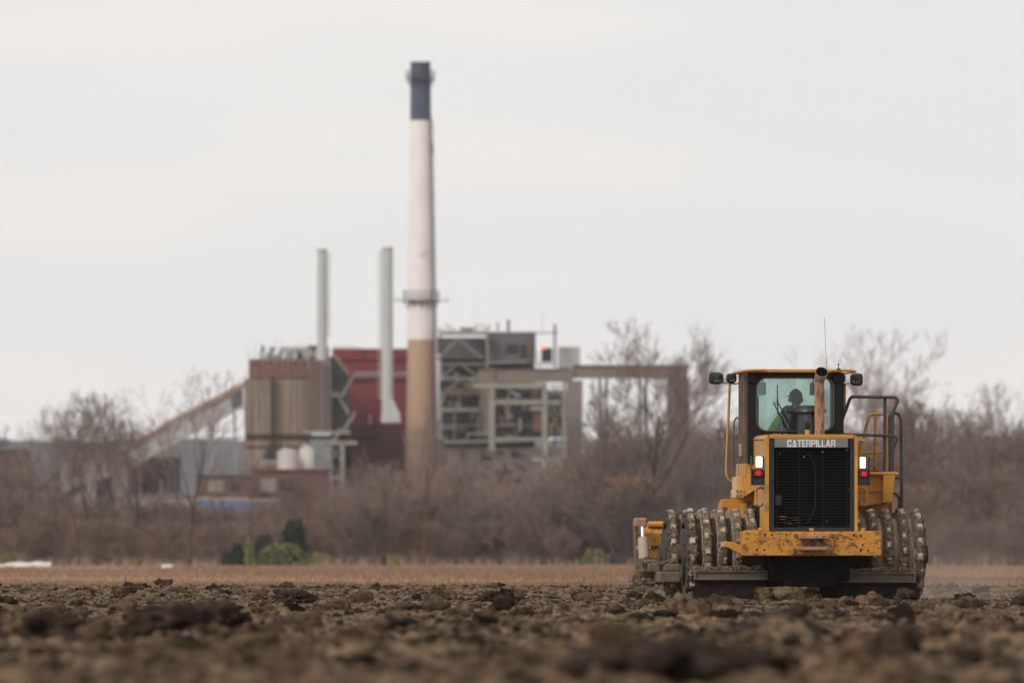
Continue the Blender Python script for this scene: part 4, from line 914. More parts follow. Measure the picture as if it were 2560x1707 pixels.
B['steel'] = mat('pale_grey_green_stack', (0.42, 0.45, 0.43), (0.47, 0.49, 0.47), .3, rough=.6)
B['chwhite'] = mat('white_chimney_paint', (0.80, 0.745, 0.725), (0.73, 0.67, 0.65), .25, rough=.8, c3=(0.46, 0.36, 0.32), s3=.30, t3=.60, w3=.08, st3=(1, 1, .5))
B['chnavy'] = mat('dark_blue_chimney_top', (0.085, 0.105, 0.175), (0.05, 0.06, 0.10), .5, rough=.8, stretch=(1.5, 1.5, .15))
B['chtan'] = mat('tan_chimney_base', (0.47, 0.31, 0.215), (0.40, 0.265, 0.19), .3, rough=.9, stretch=(1, 1, .2))
B['iron'] = mat('dark_platform_iron', (0.06, 0.06, 0.065), (0.09, 0.085, 0.085), .5, rough=.8)
B['blue'] = mat('blue_container', (0.14, 0.235, 0.40), (0.115, 0.19, 0.33), .6, rough=.6)
B['creamb'] = mat('cream_sheet', (0.50, 0.46, 0.40), (0.42, 0.38, 0.33), .5, rough=.8)
B['teal'] = mat('pale_teal_tank', (0.36, 0.42, 0.41), (0.32, 0.37, 0.37), .4, rough=.7)
B['orange'] = emit('orange_lamp', (1.0, 0.20, 0.06), .8)
B['navyshed'] = mat('navy_shed', (0.055, 0.060, 0.085), (0.075, 0.075, 0.095), .3, rough=.8)

def chimney():
    th = thingat('chimney', 1054, D, 'tall white chimney with a dark blue top and tan base, tallest thing in the photo', 'chimney')
    def r(py): return np.interp(py, [156, 301, 849, 1160, 1400], [24.0, 25.5, 34.5, 40, 43]) * D / F
    def cx(py): return PX(np.interp(py, [156, 849, 1400], [1051, 1053.5, 1054]), D)
    def shell(y0, y1, grow=0): 
        b = WB(); n = 12; P = [(float(cx(y0 + (y1 - y0) * k / n)), D, PZ(y0 + (y1 - y0) * k / n, D)) for k in range(n + 1)]; b.tube(P, [float(r(y0 + (y1 - y0) * k / n)) + grow for k in range(n + 1)], 40); return b
    wp(shell(849, 1400), 'brick_base', B['chtan'], th, smooth=True)
    sh = wp(shell(301, 849, .02), 'white_shaft', B['chwhite'], th, smooth=True)
    cp = wp(shell(158, 301, .04), 'dark_cap', B['chnavy'], th, smooth=True)
    b = WB(); b.tube([(float(cx(163)), D, PZ(163, D)), (float(cx(155)), D, PZ(155, D))], [float(r(160)) + .08] * 2, 40); wp(b, 'rim', B['iron'], th, cp)
    def plat(py, wpx, rail, spikes, nm):
        b = WB(); z = PZ(py, D); c = float(cx(py)); R_ = wpx / 2 * D / F
        b.tube([(c, D, z - .12), (c, D, z + .1)], [R_, R_], 36)
        for k in range(24):
            t = 2 * math.pi * k / 24; x, y = c + R_ * .98 * math.cos(t), D + R_ * .98 * math.sin(t); b.bar((x, y, z), (x, y, z + rail), .06, .06)
            if k % 2 == 0: rr = float(r(py)); b.bar((x, y, z - .1), (c + rr * math.cos(t), D + rr * math.sin(t), z - 1.1), .09, .09)
        for h in (.5, 1.0): b.tube([(c + R_ * .98 * math.cos(t), D + R_ * .98 * math.sin(t), z + rail * h) for t in [2 * math.pi * k / 24 for k in range(25)]], .04, 5, cap=False)
        for s in spikes: b.bar((c + s * R_ * .9, D, z), (c + s * (R_ + 1.15), D, z + .06), .12, .12); b.bar((c + s * (R_ + .9), D, z - .25), (c + s * (R_ + .9), D, z + .7), .07, .07)
        return wp(b, nm, B['iron'], th)
    plat(197, 72, 1.0, (), 'top_platform'); plat(752, 92, 1.3, (-1, 1), 'walkway')
    b = WB()
    for dx in (-.25, .25):
        b.tube([(float(cx(y)) + float(r(y)) + .18, D - .7 + dx, PZ(y, D)) for y in (300, 500, 752, 500, 1250)], .07, 5)
    for k in range(150):
        y = 300 + k * 6.3; x = float(cx(y)) + float(r(y)) + .18; b.box(x - .25, x + .1, D - .98, D - .42, PZ(y, D), PZ(y, D) + .08)
    wp(b, 'ladder', B['dgrey'], th)
    b = WB(); b.q(zD, 988, 330, 996, 352, D - .6, D + .3); wp(b, 'antenna_box', B['white'], th)
chimney()
def stack(name, x0, x1, ytop, ybot, flare, lad, label):
    th = thingat(name, (x0 + x1) / 2, D - 20, label, 'smokestack', 'thin grey steel stacks')
    d = D - 20; b = WB(); c = PX((x0 + x1) / 2, d); r = (x1 - x0) / 2 * d / F
    b.tube([(c, d, PZ(ybot, d)), (c, d, PZ(ytop, d))], [r * 1.08, r], 24); sh = wp(b, 'shaft', B['steel'], th, smooth=True)
    b = WB(); b.tube([(c, d, PZ(ytop + 6, d)), (c, d, PZ(ytop - 1, d))], [r * 1.1, r * 1.1], 24); wp(b, 'rim', B['galv'], th, sh)
    b = WB(); xl = c + lad * (r + .28)
    for s in (-.14, .14): b.bar((xl + s, d, PZ(ybot - 60, d)), (xl + s, d, PZ(ytop + 8, d)), .06, .06)
    k = ytop + 12
    while k < ybot - 60: b.tube([(xl + .30 * math.cos(t), d + .3 * math.sin(t), PZ(k, d)) for t in [q * math.pi / 3 for q in range(7)]], .035, 4, cap=False); k += 9
    wp(b, 'caged_ladder', B['galv'], th)
    if flare:
        b = WB(); P = [Q(x0 - 3, ybot, d), Q(x1 + 20, ybot, d), Q(x1 + 18, ybot - 22, d), Q(x1 - 2, ybot - 62, d), Q(x0 + 2, ybot - 62, d)]; b.prism([p + Vector((0, -r, 0)) for p in P], (0, 2 * r, 0)); wp(b, 'flared_base', B['steel'], th, bevel=.05)
stack('steel_stack', 793, 817, 623, 900, False, 1, 'thin grey steel stack rising behind the brown concrete block, leftmost of all stacks')
stack('steel_stack', 955, 982, 619, 1056, True, -1, 'thin grey steel stack with flared foot in front of the red building')

def concrete_block():
    d0 = D - 14
    th = thingat('boiler_house', 700, d0, 'rust streaked brown concrete building at the top of the sloping conveyor', 'building')
    b = WB(); b.q(zA, 155, 500, 640, 1400, d0, d0 + 20); b.q(zA, 185, 352, 640, 500, d0 + .1, d0 + 19.8)
    # pilasters on the face
    for x in (158, 205, 250, 295, 340, 392, 440, 490, 540, 590, 625): b.q(zA, x, 505, x + 9, 925, d0 - .18, d0)
    wall = wp(b, 'wall', B['conc'], th)
    b = WB(); b.q(zA, 187, 428, 642, 490, d0 - .25, d0 + .08); 
    for k in range(9): b.q(zA, 200 + k * 48, 360, 222 + k * 48, 428, d0 - .15, d0 + .08)
    wp(b, 'rusty_band', B['rust'], th)
    b = WB(); b.q(zA, 155, 920, 640, 942, d0 - .5, d0 - .01); b.q(zA, 600, 925, 960, 960, d0 - 1.2, d0 - .6); wp(b, 'dark_ledge', B['dark'], th)
    b = WB(); b.q(zA, 640, 330, 805, 890, d0 - .8, d0 + 16)
    for x in (655, 735, 760): b.q(zA, x, 400, x + 14, 880, d0 - 1.1, d0 - .81)
    wp(b, 'pink_bay', B['pink'], th)
    b = WB(); b.q(zA, 640, 335, 656, 890, d0 - 1.15, d0 - .82); b.q(zA, 700, 335, 712, 890, d0 - 1.0, d0 - .82); wp(b, 'bay_rib', B['rust'], th)
    b = WB(); P = [Q(*zA(x, y), d0 + 2) for x, y in ((805, 335), (850, 350), (940, 500), (940, 950), (805, 950))]; b.prism(P, (0, 14, 0)); wp(b, 'side_wall', B['dgrey'], th)
    b = WB(); b.q(zA, 356, 495, 378, 1000, d0 - 1.0, d0 - .4); P = [Q(*zA(x, y), d0 - 1.2) for x, y in ((356, 980), (380, 980), (390, 1100), (290, 1100))]; b.prism(P, (0, .8, 0)); wp(b, 'downpipe', B['dark'], th)
    b = WB(); b.q(zA, 160, 1000, 640, 1012, d0 - .3, d0 - .02); wp(b, 'stain_ledge', B['rust'], th)
    # roof plant
    b = WB(); r0 = random.Random(3)
    for k in range(26):
        x = 270 + k * 20 + r0.uniform(-4, 4); h = r0.uniform(18, 70); b.q(zA, x, 335 - h, x + r0.uniform(8, 17), 352, d0 + 3 + r0.uniform(0, 8), d0 + 12)
    b.q(zA, 420, 262, 790, 300, d0 + 6, d0 + 12)
    for k in range(12): x = 180 + k * 52; b.q(zA, x, 180 + r0.uniform(0, 90), x + 4, 352, d0 + 4, d0 + 4.3)
    b.q(zA, 185, 318, 640, 323, d0 + .2, d0 + .3)
    wp(b, 'roof_vents', B['galv'], th)
    b = WB(); b.q(zA, 280, 255, 305, 300, d0 + 2, d0 + 3); b.q(zA, 350, 262, 380, 300, d0 + 2, d0 + 3); b.q(zA, 630, 250, 705, 268, d0 + 5.5, d0 + 5.9); wp(b, 'roof_fan', B['slate'], th)
    # zigzag stair on the side
    b = WB(); dd = d0 - 1.5
    for (x0, y0, x1, y1) in ((830, 330, 940, 470), (985, 470, 890, 635), (815, 625, 905, 635), (870, 650, 940, 765), (990, 760, 900, 900), (880, 890, 800, 1020)):
        b.beam(zA, x0, y0, x1, y1, 5, dd, 1.2); b.beam(zA, x0, y0 - 26, x1, y1 - 26, 1.6, dd, .1)
        for t in (0, .33, .66, 1): xx = x0 + (x1 - x0) * t; yv = y0 + (y1 - y0) * t; b.beam(zA, xx, yv, xx, yv - 26, 1.2, dd, .1)
    wp(b, 'zigzag_stair', B['green'], th)
    b = WB(); b.beam(zA, 820, 345, 925, 500, 8, dd + .8, .5); b.beam(zA, 850, 655, 930, 780, 9, dd + .8, .5); wp(b, 'stair_underside', B['dark'], th)
concrete_block()

def pipe_rack():
    dd = D - 30
    th = thingat('pipe_rack', 840, dd, 'pale green steel pipe rack right of the two white tanks', 'pipe rack')
    b = WB()
    b.beam(zA, 600, 905, 950, 905, 8, dd); b.beam(zA, 640, 985, 1005, 985, 9, dd); b.beam(zA, 675, 1100, 760, 1100, 7, dd)
    b.beam(zA, 140, 1130, 400, 1130, 10, dd + 8); b.beam(zA, 790, 1245, 890, 1245, 8, dd)
    wp(b, 'beam', B['green'], th)
    for (x, y0, y1, w_) in ((778, 985, 1190, 8), (893, 985, 1370, 9), (150, 1130, 1400, 5)): b = WB(); b.beam(zA, x, y0, x, y1, w_, dd + (8 if x < 300 else 0)); wp(b, 'post', B['green'], th)
    b = WB(); b.beam(zA, 800, 1000, 890, 1130, 2.5, dd + .3, .2); b.beam(zA, 890, 1000, 800, 1130, 2.5, dd + .3, .2); b.beam(zA, 800, 1140, 890, 1240, 2.5, dd + .3, .2); wp(b, 'brace', B['green'], th)
    b = WB(); b.beam(zA, 620, 1130, 640, 1280, 5, dd + 1, .5); b.beam(zA, 640, 1190, 680, 1290, 3, dd + 1, .5); wp(b, 'pipe', B['tanroof'], th)
pipe_rack()
def tank(x0, x1, yt, yb, d, label, m='white', grp='white tanks beside the concrete block'):
    th = thingat('storage_tank', (x0 + x1) / 2, d, label, 'tank', grp); b = WB(); c = PX((x0 + x1) / 2, d); r = (x1 - x0) / 2 * d / F
    b.lathe((c, d, 0), [(r, PZ(yb, d)), (r, PZ(yt + 9, d)), (r * .72, PZ(yt + 2, d)), (r * .2, PZ(yt, d))], 28); wp(b, 'shell', B[m], th, smooth=True)
    b = WB(); b.tube([(c - r * .2, d, PZ(yt, d)), (c - r * .2, d, PZ(yt - 7, d))], .12, 8); b.tube([(c + r * math.cos(t), d + r * math.sin(t), PZ(yt + 5, d)) for t in [k * math.pi / 8 for k in range(17)]], .05, 5, cap=False); wp(b, 'roof_rail', B['galv'], th)
    b = WB(); b.tube([(c, d, 0), (c, d, PZ(yb, d))], r * 1.02, 24); wp(b, 'plinth', B['dgrey'], th)
tank(693, 740, 1122, 1176, D - 34, 'squat white tank, left one of the pair under the concrete block')
tank(748, 785, 1114, 1171, D - 32, 'white tank, right one of the pair, with a tan pipe on its left')
tank(1448, 1486, 1120, 1162, D - 40, 'pale teal tank showing through branches right of the power station', 'teal', 'teal tank')

def red_building():
    d0 = D + 8; th = thingat('turbine_hall', 920, d0, 'dark red clad building behind the thin steel stack', 'building')
    b = WB(); b.q(zA, 815, 275, 1400, 855, d0, d0 + 40)
    for y in (352, 505): b.q(zA, 815, y, 1400, y + 8, d0 - .3, d0)
    wall = wp(b, 'wall', B['red'], th)
    b = WB(); b.q(zA, 815, 855, 1400, 1500, d0 - .1, d0 + 40); b.q(zA, 930, 1180, 1000, 1500, d0 - .5, d0 - .1); wp(b, 'lower_wall', B['maroon'], th)
    for k in range(17):
        x = 985 + k * 24
        b = WB(); b.q(zA, x, 452, x + 19, 485, d0 - .12, d0 + .05); f = wp(b, 'window', B['galv'], th)
        b = WB(); b.q(zA, x + 4, 456, x + 12, 481, d0 - .16, d0 - .125); wp(b, 'pane', B['navyshed'], th, f)
    b = WB(); b.q(zA, 1035, 285, 1070, 350, d0 - .2, d0 - .01); b.q(zA, 1298, 325, 1370, 350, d0 - .2, d0 - .01); wp(b, 'louvre', B['maroon'], th)
    b = WB(); b.q(zA, 1090, 775, 1112, 845, d0 - 1.4, d0 - .4); wp(b, 'roof_hatch', B['galv'], th)
    b = WB(); b.q(zA, 950, 925, 1150, 955, d0 - .6, d0 - .2); b.q(zA, 920, 980, 965, 1300, d0 - .9, d0 - .3); wp(b, 'dark_opening', B['dark'], th)
    b = WB()
    for k in range(9): b.q(zA, 835 + k * 22, 240 + (k * 37 % 20), 838 + k * 22, 276, d0 + 1, d0 + 1.2)
    b.q(zA, 830, 268, 1030, 271, d0 + 1, d0 + 1.1); wp(b, 'roof_railing', B['maroon'], th)
red_building()

def boiler_frame():
    d0 = D - 4; th = thingat('open_boiler_building', 1250, d0, 'dark open boiler building with pale green steelwork right of the chimney', 'building')
    b = WB(); b.q(zB, 345, 290, 1000, 1400, d0 + 10, d0 + 30); wp(b, 'core_wall', B['dgrey'], th)
    b = WB(); b.q(zB, 668, 250, 1003, 470, d0, d0 + 9.9); b.q(zB, 1003, 250, 1006, 470, d0 + .1, d0 + 9.9); wp(b, 'grey_panel', B['slate'], th)
    b = WB(); b.q(zB, 318, 290, 640, 440, d0 + 4, d0 + 9.8); wp(b, 'upper_panel', B['slate'], th)
    b = WB()
    for (x0, y0, x1, y1) in ((345, 480, 400, 560), (600, 470, 820, 505), (340, 590, 400, 660), (395, 610, 500, 645), (345, 690, 605, 770), (355, 820, 590, 910), (355, 930, 520, 1000), (370, 1035, 660, 1060), (900, 340, 945, 430), (800, 340, 880, 400)):
        b.q(zB, x0, y0, x1, y1, d0 + 3 if y0 > 450 else d0 - .15, d0 + 3.6 if y0 > 450 else d0 - .02)
    wp(b, 'dark_bays', B['dark'], th)
    b = WB(); b.q(zB, 610, 640, 690, 980, d0 - 1, d0 + 6); b.q(zB, 690, 660, 1230, 985, d0 + 4, d0 + 10); b.q(zB, 350, 1060, 1230, 1400, d0 - 1, d0 + 5); wp(b, 'lower_wall', B['pink'], th)
    b = WB()
    for (x0, y0, x1, y1) in ((730, 640, 1050, 665), (830, 690, 960, 715), (970, 640, 1050, 720), (760, 800, 820, 850), (830, 770, 1040, 980), (960, 1160, 1045, 1270), (1100, 690, 1160, 715), (1095, 820, 1140, 850)): b.q(zB, x0, y0, x1, y1, d0 + 3, d0 + 3.9)
    wp(b, 'openings', B['dark'], th)
    b = WB(); b.q(zB, 905, 320, 975, 420, d0 - .1, d0 - .02); b.q(zB, 970, 650, 1030, 700, d0 + 2.5, d0 + 2.9); b.q(zB, 985, 820, 1045, 960, d0 + 2.4, d0 + 2.9); b.q(zB, 365, 640, 610, 670, d0 + 2.2, d0 + 2.8); wp(b, 'rust_patches', B['rust'], th)
    # pale steel
    b = WB(); dd = d0 - 1.5
    b.beam(zB, 330, 262, 680, 262, 9, dd, .8); b.beam(zB, 340, 475, 640, 475, 4, dd); b.beam(zB, 650, 468, 940, 462, 3.5, dd); b.beam(zB, 350, 575, 600, 575, 6, dd); b.beam(zB, 350, 795, 605, 795, 9, dd, .8); b.beam(zB, 370, 1022, 1060, 1005, 7, dd, .8); b.beam(zB, 520, 965, 690, 965, 5, dd - .5); b.beam(zB, 350, 680, 605, 680, 3, dd); b.beam(zB, 345, 930, 520, 930, 2.5, dd); b.beam(zB, 350, 905, 600, 900, 2.5, dd)
    wp(b, 'floor_beams', B['green'], th)
    b = WB()
    for (x0, y0, x1, y1) in ((460, 300, 350, 410), (460, 300, 640, 440), (470, 470, 350, 560), (470, 470, 600, 560), (480, 590, 380, 660), (480, 590, 560, 650), (380, 660, 345, 760), (540, 960, 500, 1040)): b.beam(zB, x0, y0, x1, y1, 3.6, dd + .2, .4)
    wp(b, 'braces', B['green'], th)
    for x, y0, y1, w_ in ((335, 260, 1300, 5), (665, 250, 520, 6), (435, 800, 1000, 3), (470, 680, 770, 3), (600, 800, 1000, 3)): b = WB(); b.beam(zB, x, y0, x, y1, w_, dd + .1, .5); wp(b, 'column', B['dgrey'] if x == 335 else B['green'], th)
    b = WB(); b.beam(zB, 300, 420, 345, 420, 10, dd - .5, 1.0); wp(b, 'landing', B['galv'], th)
    r0 = random.Random(5)
    for k in range(34):
        reg = ((350, 480, 600, 1050), (700, 660, 1210, 980), (350, 1070, 1210, 1300))[k % 3]
        x = r0.uniform(reg[0], reg[2] - 40); y = r0.uniform(reg[1], reg[3] - 30); wv, hv = r0.uniform(20, 90), r0.uniform(20, 80); dz = -1.02 - k * .004 if reg[1] > 1000 else 2.4 + k * .012
        b = WB(); b.q(zB, x, y, min(x + wv, reg[2]), min(y + hv, reg[3]), d0 + dz, d0 + dz + .3); wp(b, 'cladding_patch', B[r0.choice(('slate', 'dgrey', 'pink', 'taupe', 'ltaupe', 'dark', 'rust'))], th)
    # pipes, ducts and cable trays crowding the open floors
    r0 = random.Random(21)
    for k in range(150):
        reg = ((350, 470, 600, 6050), (720, 650, 1060, 980), (1090, 620, 1200, 1060), (350, 1060, 1220, 1300))[(0, 0, 1, 1, 2, 3)[k % 6]]
        x = r0.uniform(reg[0], reg[2]); y = r0.uniform(reg[1], reg[3]); vert = r0.random() < .55; L = r0.uniform(25, 110)
        x1, y1 = (x, min(y + L, reg[3])) if vert else (min(x + L, reg[2]), y)
        if r0.random() < .2: y1 = min(y + L * .5, reg[3]); x1 = min(x + L, reg[2])
        if abs(x1 - x) + abs(y1 - y) < 6: continue
        b = WB(); b.beam(zB, x, y, x1, y1, r0.uniform(1.2, 4.5), d0 - 1.4 + r0.uniform(0, .3) if reg[1] > 1000 else d0 + r0.uniform(.2, 2.2), .3); wp(b, 'pipe', B[r0.choice(('green', 'dgrey', 'dark', 'galv', 'taupe', 'rust', 'dark'))], th)
    # roof clutter
    b = WB(); r0 = random.Random(8)
    b.q(zB, 488, 222, 562, 240, d0 + 1, d0 + 3); b.q(zB, 805, 165, 825, 245, d0 + 2, d0 + 2.8); b.q(zB, 735, 185, 747, 245, d0 + 2, d0 + 2.6)
    for k in range(22): x = 325 + k * 17; h = r0.uniform(15, 70); b.q(zB, x, 250 - h, x + r0.uniform(3, 9), 252, d0 + 1 + k % 4, d0 + 1.5 + k % 4)
    wp(b, 'roof_plant', B['dgrey'], th)
    b = WB(); b.beam(zB, 577, 0, 577, 240, .9, d0 + 2, .08); b.beam(zB, 1055, 120, 1055, 260, 1.5, d0 + 2, .1); wp(b, 'mast', B['galv'], th)
    # open bay on the right of the panel
    b = WB(); b.beam(zB, 1140, 195, 1140, 500, 6, d0, .5); b.beam(zB, 1000, 258, 1165, 258, 3, d0, .4); b.beam(zB, 985, 260, 960, 510, 2, d0, .2); b.beam(zB, 1010, 380, 1030, 500, 2, d0, .2); wp(b, 'open_bay', B['dgrey'], th)
    b = WB(); b.q(zB, 1045, 362, 1122, 458, d0 + 1, d0 + 5); wp(b, 'dark_cabin', B['dark'], th)
    b = WB(); c = Q(*zB(1060, 362), d0 - 1); b.lathe((c.x, c.y, c.z), [(.16, -.25), (.30, -.1), (.28, .15), (.1, .28)], 12); wp(b, 'warning_lamp', B['orange'], th)
    b = WB(); b.beam(zB, 1045, 362, 1045, 490, 2, d0 - .8, .1); b.beam(zB, 990, 475, 1140, 475, 6, d0 - .5, .4); wp(b, 'platform', B['galv'], th)
    b = WB(); b.q(zB, 1165, 355, 1318, 520, d0 + 2, d0 + 12); wp(b, 'grey_block', B['galv'], th)
    b = WB(); b.q(zB, 1225, 590, 1335, 1300, d0 + 1, d0 + 12); wp(b, 'right_wall', B['ltaupe'], th)
    b = WB(); b.q(zB, 1100, 1120, 1200, 1300, d0 - 3, d0 - 1); wp(b, 'low_annexe', B['ltaupe'], th)
boiler_frame()

def gallery():
    d0 = D - 12; th = thingat('conveyor_gallery', 1480, d0, 'long level taupe conveyor gallery running right behind the tall bare tree', 'conveyor')
    b = WB(); b.q(zB, 600, 512, 1236, 600, d0 - 2, d0 + 1.4); b.q(zB, 690, 508, 716, 606, d0 - 2.3, d0 - 2); b.q(zB, 1236, 505, 1268, 605, d0 - 2.4, d0 + 1.6)
    b.q(zD, 1316, 842, 1580, 868, d0 - 2, d0 + 1.2); wp(b, 'side_wall', B['taupe'], th)
    b = WB(); b.q(zB, 600, 505, 1236, 511, d0 - 2.2, d0 + 1.6); b.q(zD, 1316.5, 838, 1582, 841.5, d0 - 2.2, d0 + 1.4); wp(b, 'roof', B['dgrey'], th)
    for x in (1500, 1600, 1700):
        b = WB(); b.beam(zI, x, 945, x, 1300, 6, d0 - .3, .5); b.beam(zI, x + 16, 945, x + 16, 1300, 6, d0 + .3, .5)
        for k in range(6): b.beam(zI, x, 955 + k * 45, x + 16, 1000 + k * 45, 2, d0 - .2, .2)
        wp(b, 'trestle', B['taupe'], th)
    b = WB(); b.q(zI, 1668, 945, 1724, 1300, d0 - 1.5, d0 + 1.5); wp(b, 'end_tower', B['taupe'], th)
gallery()
def portal():
    dd = D - 24; th = thingat('steel_portal', 1296, dd, 'tall pale green steel portal frame standing before the open boiler building', 'steel frame')
    for x, w_, y0, y1 in ((699, 14, 625, 1080), (1069, 13, 625, 1400), (1205, 9, 600, 1200)):
        b = WB(); b.beam(zB, x, y0, x, y1, w_, dd, .7); wp(b, 'post', B['green'], th)
    b = WB(); b.q(zB, 565, 606, 1085, 645, dd - .5, dd + .4); wp(b, 'top_beam', B['green'], th)
    b = WB(); b.q(zB, 722, 728, 1180, 756, dd - .3, dd + .3); b.q(zB, 965, 775, 1060, 800, dd - .3, dd + .3); b.q(zB, 722, 988, 1100, 1006, dd - .3, dd + .3); b.q(zB, 975, 1130, 1130, 1155, dd - .3, dd + .3); b.beam(zB, 700, 905, 1050, 905, 1.5, dd, .2); wp(b, 'cross_beam', B['green'], th)
    b = WB(); b.beam(zB, 815, 650, 815, 870, 5, dd + .6, .3); b.beam(zB, 1100, 620, 1190, 700, 2.5, dd + .3, .2); b.beam(zB, 1190, 620, 1100, 700, 2.5, dd + .3, .2); b.beam(zB, 1090, 770, 1190, 980, 2.5, dd + .3, .2); b.beam(zB, 1190, 770, 1090, 980, 2.5, dd + .3, .2); b.beam(zB, 1090, 650, 1200, 650, 2, dd, .2); b.beam(zB, 1090, 690, 1200, 690, 2, dd, .2); wp(b, 'brace', B['green'], th)
portal()

def incline():
    d0 = D - 40; th = thingat('sloping_conveyor', 450, d0, 'covered conveyor climbing left to right up to the brown concrete block', 'conveyor')
    def pr(ptl, y0, dep, nm, m):
        b = WB(); P = [Q(*zD(x, y), y0) for x, y in ptl]; b.prism(P, (0, dep, 0)); return wp(b, nm, B[m], th)
    pr([(558, 893), (558, 935), (430, 1002), (295, 1080), (262, 1080), (262, 1048), (400, 975)], d0, 3.0, 'side_wall', 'galv')
    pr([(560, 876), (560, 890), (400, 972), (270, 1046), (262, 1040), (330, 1000), (390, 965)], d0 - .3, 3.6, 'roof', 'tanroof')
    pr([(532, 905), (555, 895), (555, 925), (532, 938)], d0 - .25, .2, 'dark_window', 'slate')
    pr([(200, 1065), (262, 1040), (300, 1062), (295, 1085), (210, 1105), (135, 1150), (130, 1140)], d0 - 4, 2.5, 'lower_gallery', 'ltaupe')
    pr([(128, 1142), (195, 1108), (198, 1122), (134, 1156)], d0 - 5, 3, 'lower_roof', 'dark')
    for x, y0, y1 in ((538, 945, 1150), (485, 975, 1150), (318, 1068, 1150)):
        b = WB(); b.beam(zD, x, y0, x + 6, y1, 6, d0 + 1, .5); wp(b, 'leg', B['green'], th)
    b = WB(); b.beam(zD, 480, 1005, 560, 1005, 2.5, d0 + 2, .3); wp(b, 'tie_beam', B['dgrey'], th)
incline()
def low_buildings():
    def bld(name, q, d, dep, m, label, roof=None, cat='building', extra=None, grp=None):
        th = thingat(name, (q[0] + q[2]) / 2, d, label, cat, grp); b = WB(); b.q(zI, *q, d, d + dep); wp(b, 'wall', B[m], th, bevel=.03)
        if roof: b = WB(); b.q(zI, q[0] - 3, q[1] - roof[0], q[2] + 3, q[1], d - .3, d + dep + .3); wp(b, 'roof', B[roof[1]], th)
        if extra:
            for e in extra: b = WB(); b.q(zI, *e[0], d - .15, d - .02); wp(b, e[2], B[e[1]], th)
        return th
    bld('coal_shed', (321, 1150, 446, 1300), D - 36, 10, 'navyshed', 'dark blue grey shed under the sloping conveyor', (6, 'dark'), extra=[((350, 1180, 380, 1230), 'dark', 'opening'), ((400, 1200, 405, 1232), 'galv', 'downpipe')])
    bld('transfer_house', (150, 1140, 330, 1300), D - 30, 10, 'ltaupe', 'pale low building at the foot of the sloping conveyor', (5, 'tanroof'), extra=[((180, 1175, 215, 1195), 'dark', 'window'), ((240, 1160, 275, 6200), 'dark', 'door')])
    bld('red_shed', (630, 1176, 820, 1330), D - 46, 12, 'brick', 'red building under the two white tanks', (4, 'red'), extra=[((650, 1196, 690, 1230), 'ltaupe', 'door'), ((700, 1200, 735, 1225), 'dark', 'window')])
    bld('brick_building', (490, 1190, 625, 1300), D - 60, 12, 'brick', 'red brick building between the conveyor legs and the blue containers', (4, 'dgrey'), extra=[((520, 1200, 560, 1230), 'ltaupe', 'door'), ((575, 1204, 600, 1226), 'dark', 'window')])
    bld('brick_building', (-40, 1128, 66, 1240), D + 60, 12, 'brick', 'red brick building at the left edge of the photo', (5, 'dgrey'), extra=[((10, 1150, 24, 5166), 'dark', 'window'), ((40, 1150, 54, 1166), 'dark', 'window')])
    bld('pale_warehouse', (330, 1238, 480, 1320), D - 120, 10, 'ltaupe', 'pale low warehouse left of the blue containers', (4, 'ltaupe'), extra=[((380, 1255, 420, 1290), 'dgrey', 'door')])
    for q, lab in (((496, 1244, 536, 1300), 'light blue container with cream left end, leftmost of three'), ((542, 1246, 622, 1300), 'long blue container in the middle of the three'), ((628, 1248, 700, 1300), 'blue container nearest the white tanks')):
        d = 1150; th = thingat('shipping_container', (q[0] + q[2]) / 2, d, lab, 'container', 'blue shipping containers'); b = WB(); b.q(zI, *q, d, d + 2.5)
        k = q[0]
        while k < q[2] - 3: b.q(zI, k, q[1] + 4, k + 2, q[3] - 4, d - .06, d); k += 5
        wp(b, 'body', B['blue'], th); b = WB(); b.q(zI, q[0] - 1, q[1] - 1, q[2] + 1, q[1] + 3, d - .1, d + 2.6); b.q(zI, q[0] - 4, q[1], q[0], q[3], d - .1, d + 2.6); wp(b, 'end_frame', B['creamb'], th)
low_buildings()
# wooded rise on the horizon
nxh = 400; xs = np.linspace(-420, 420, nxh); d = 4600.0
top = (HY - (1098 + 6 * fbm(xs * .02, 0 * xs, s=50, o=3) + 2 * vnoise(xs * .2, 0 * xs, s=52))) * d / F + CZ
rows = []
for k, (yy, fr) in enumerate(((0, 0), (60, .55), (130, .85), (220, 1.0), (420, .9), (600, 0))):
    rows.append(np.stack([xs, np.full(nxh, d - 200 + yy), top * fr + (fbm(xs * .05, xs * 0 + k * .3, s=60, o=2) * 1.2 if 0 < fr else -1)], -1))
V = np.concatenate(rows); idx = np.arange(nxh * 6).reshape(6, nxh)
quads = np.stack([idx[:-1, :-1], idx[:-1, 1:], idx[1:, 1:], idx[1:, :-1]], -1).reshape(-1, 4)
M['hill'] = mat('wooded_hill', (0.060, 0.066, 0.085), (0.048, 0.052, 0.068), .02, rough=1)
tag(np_mesh('hills', V, quads, M['hill']), kind='structure')

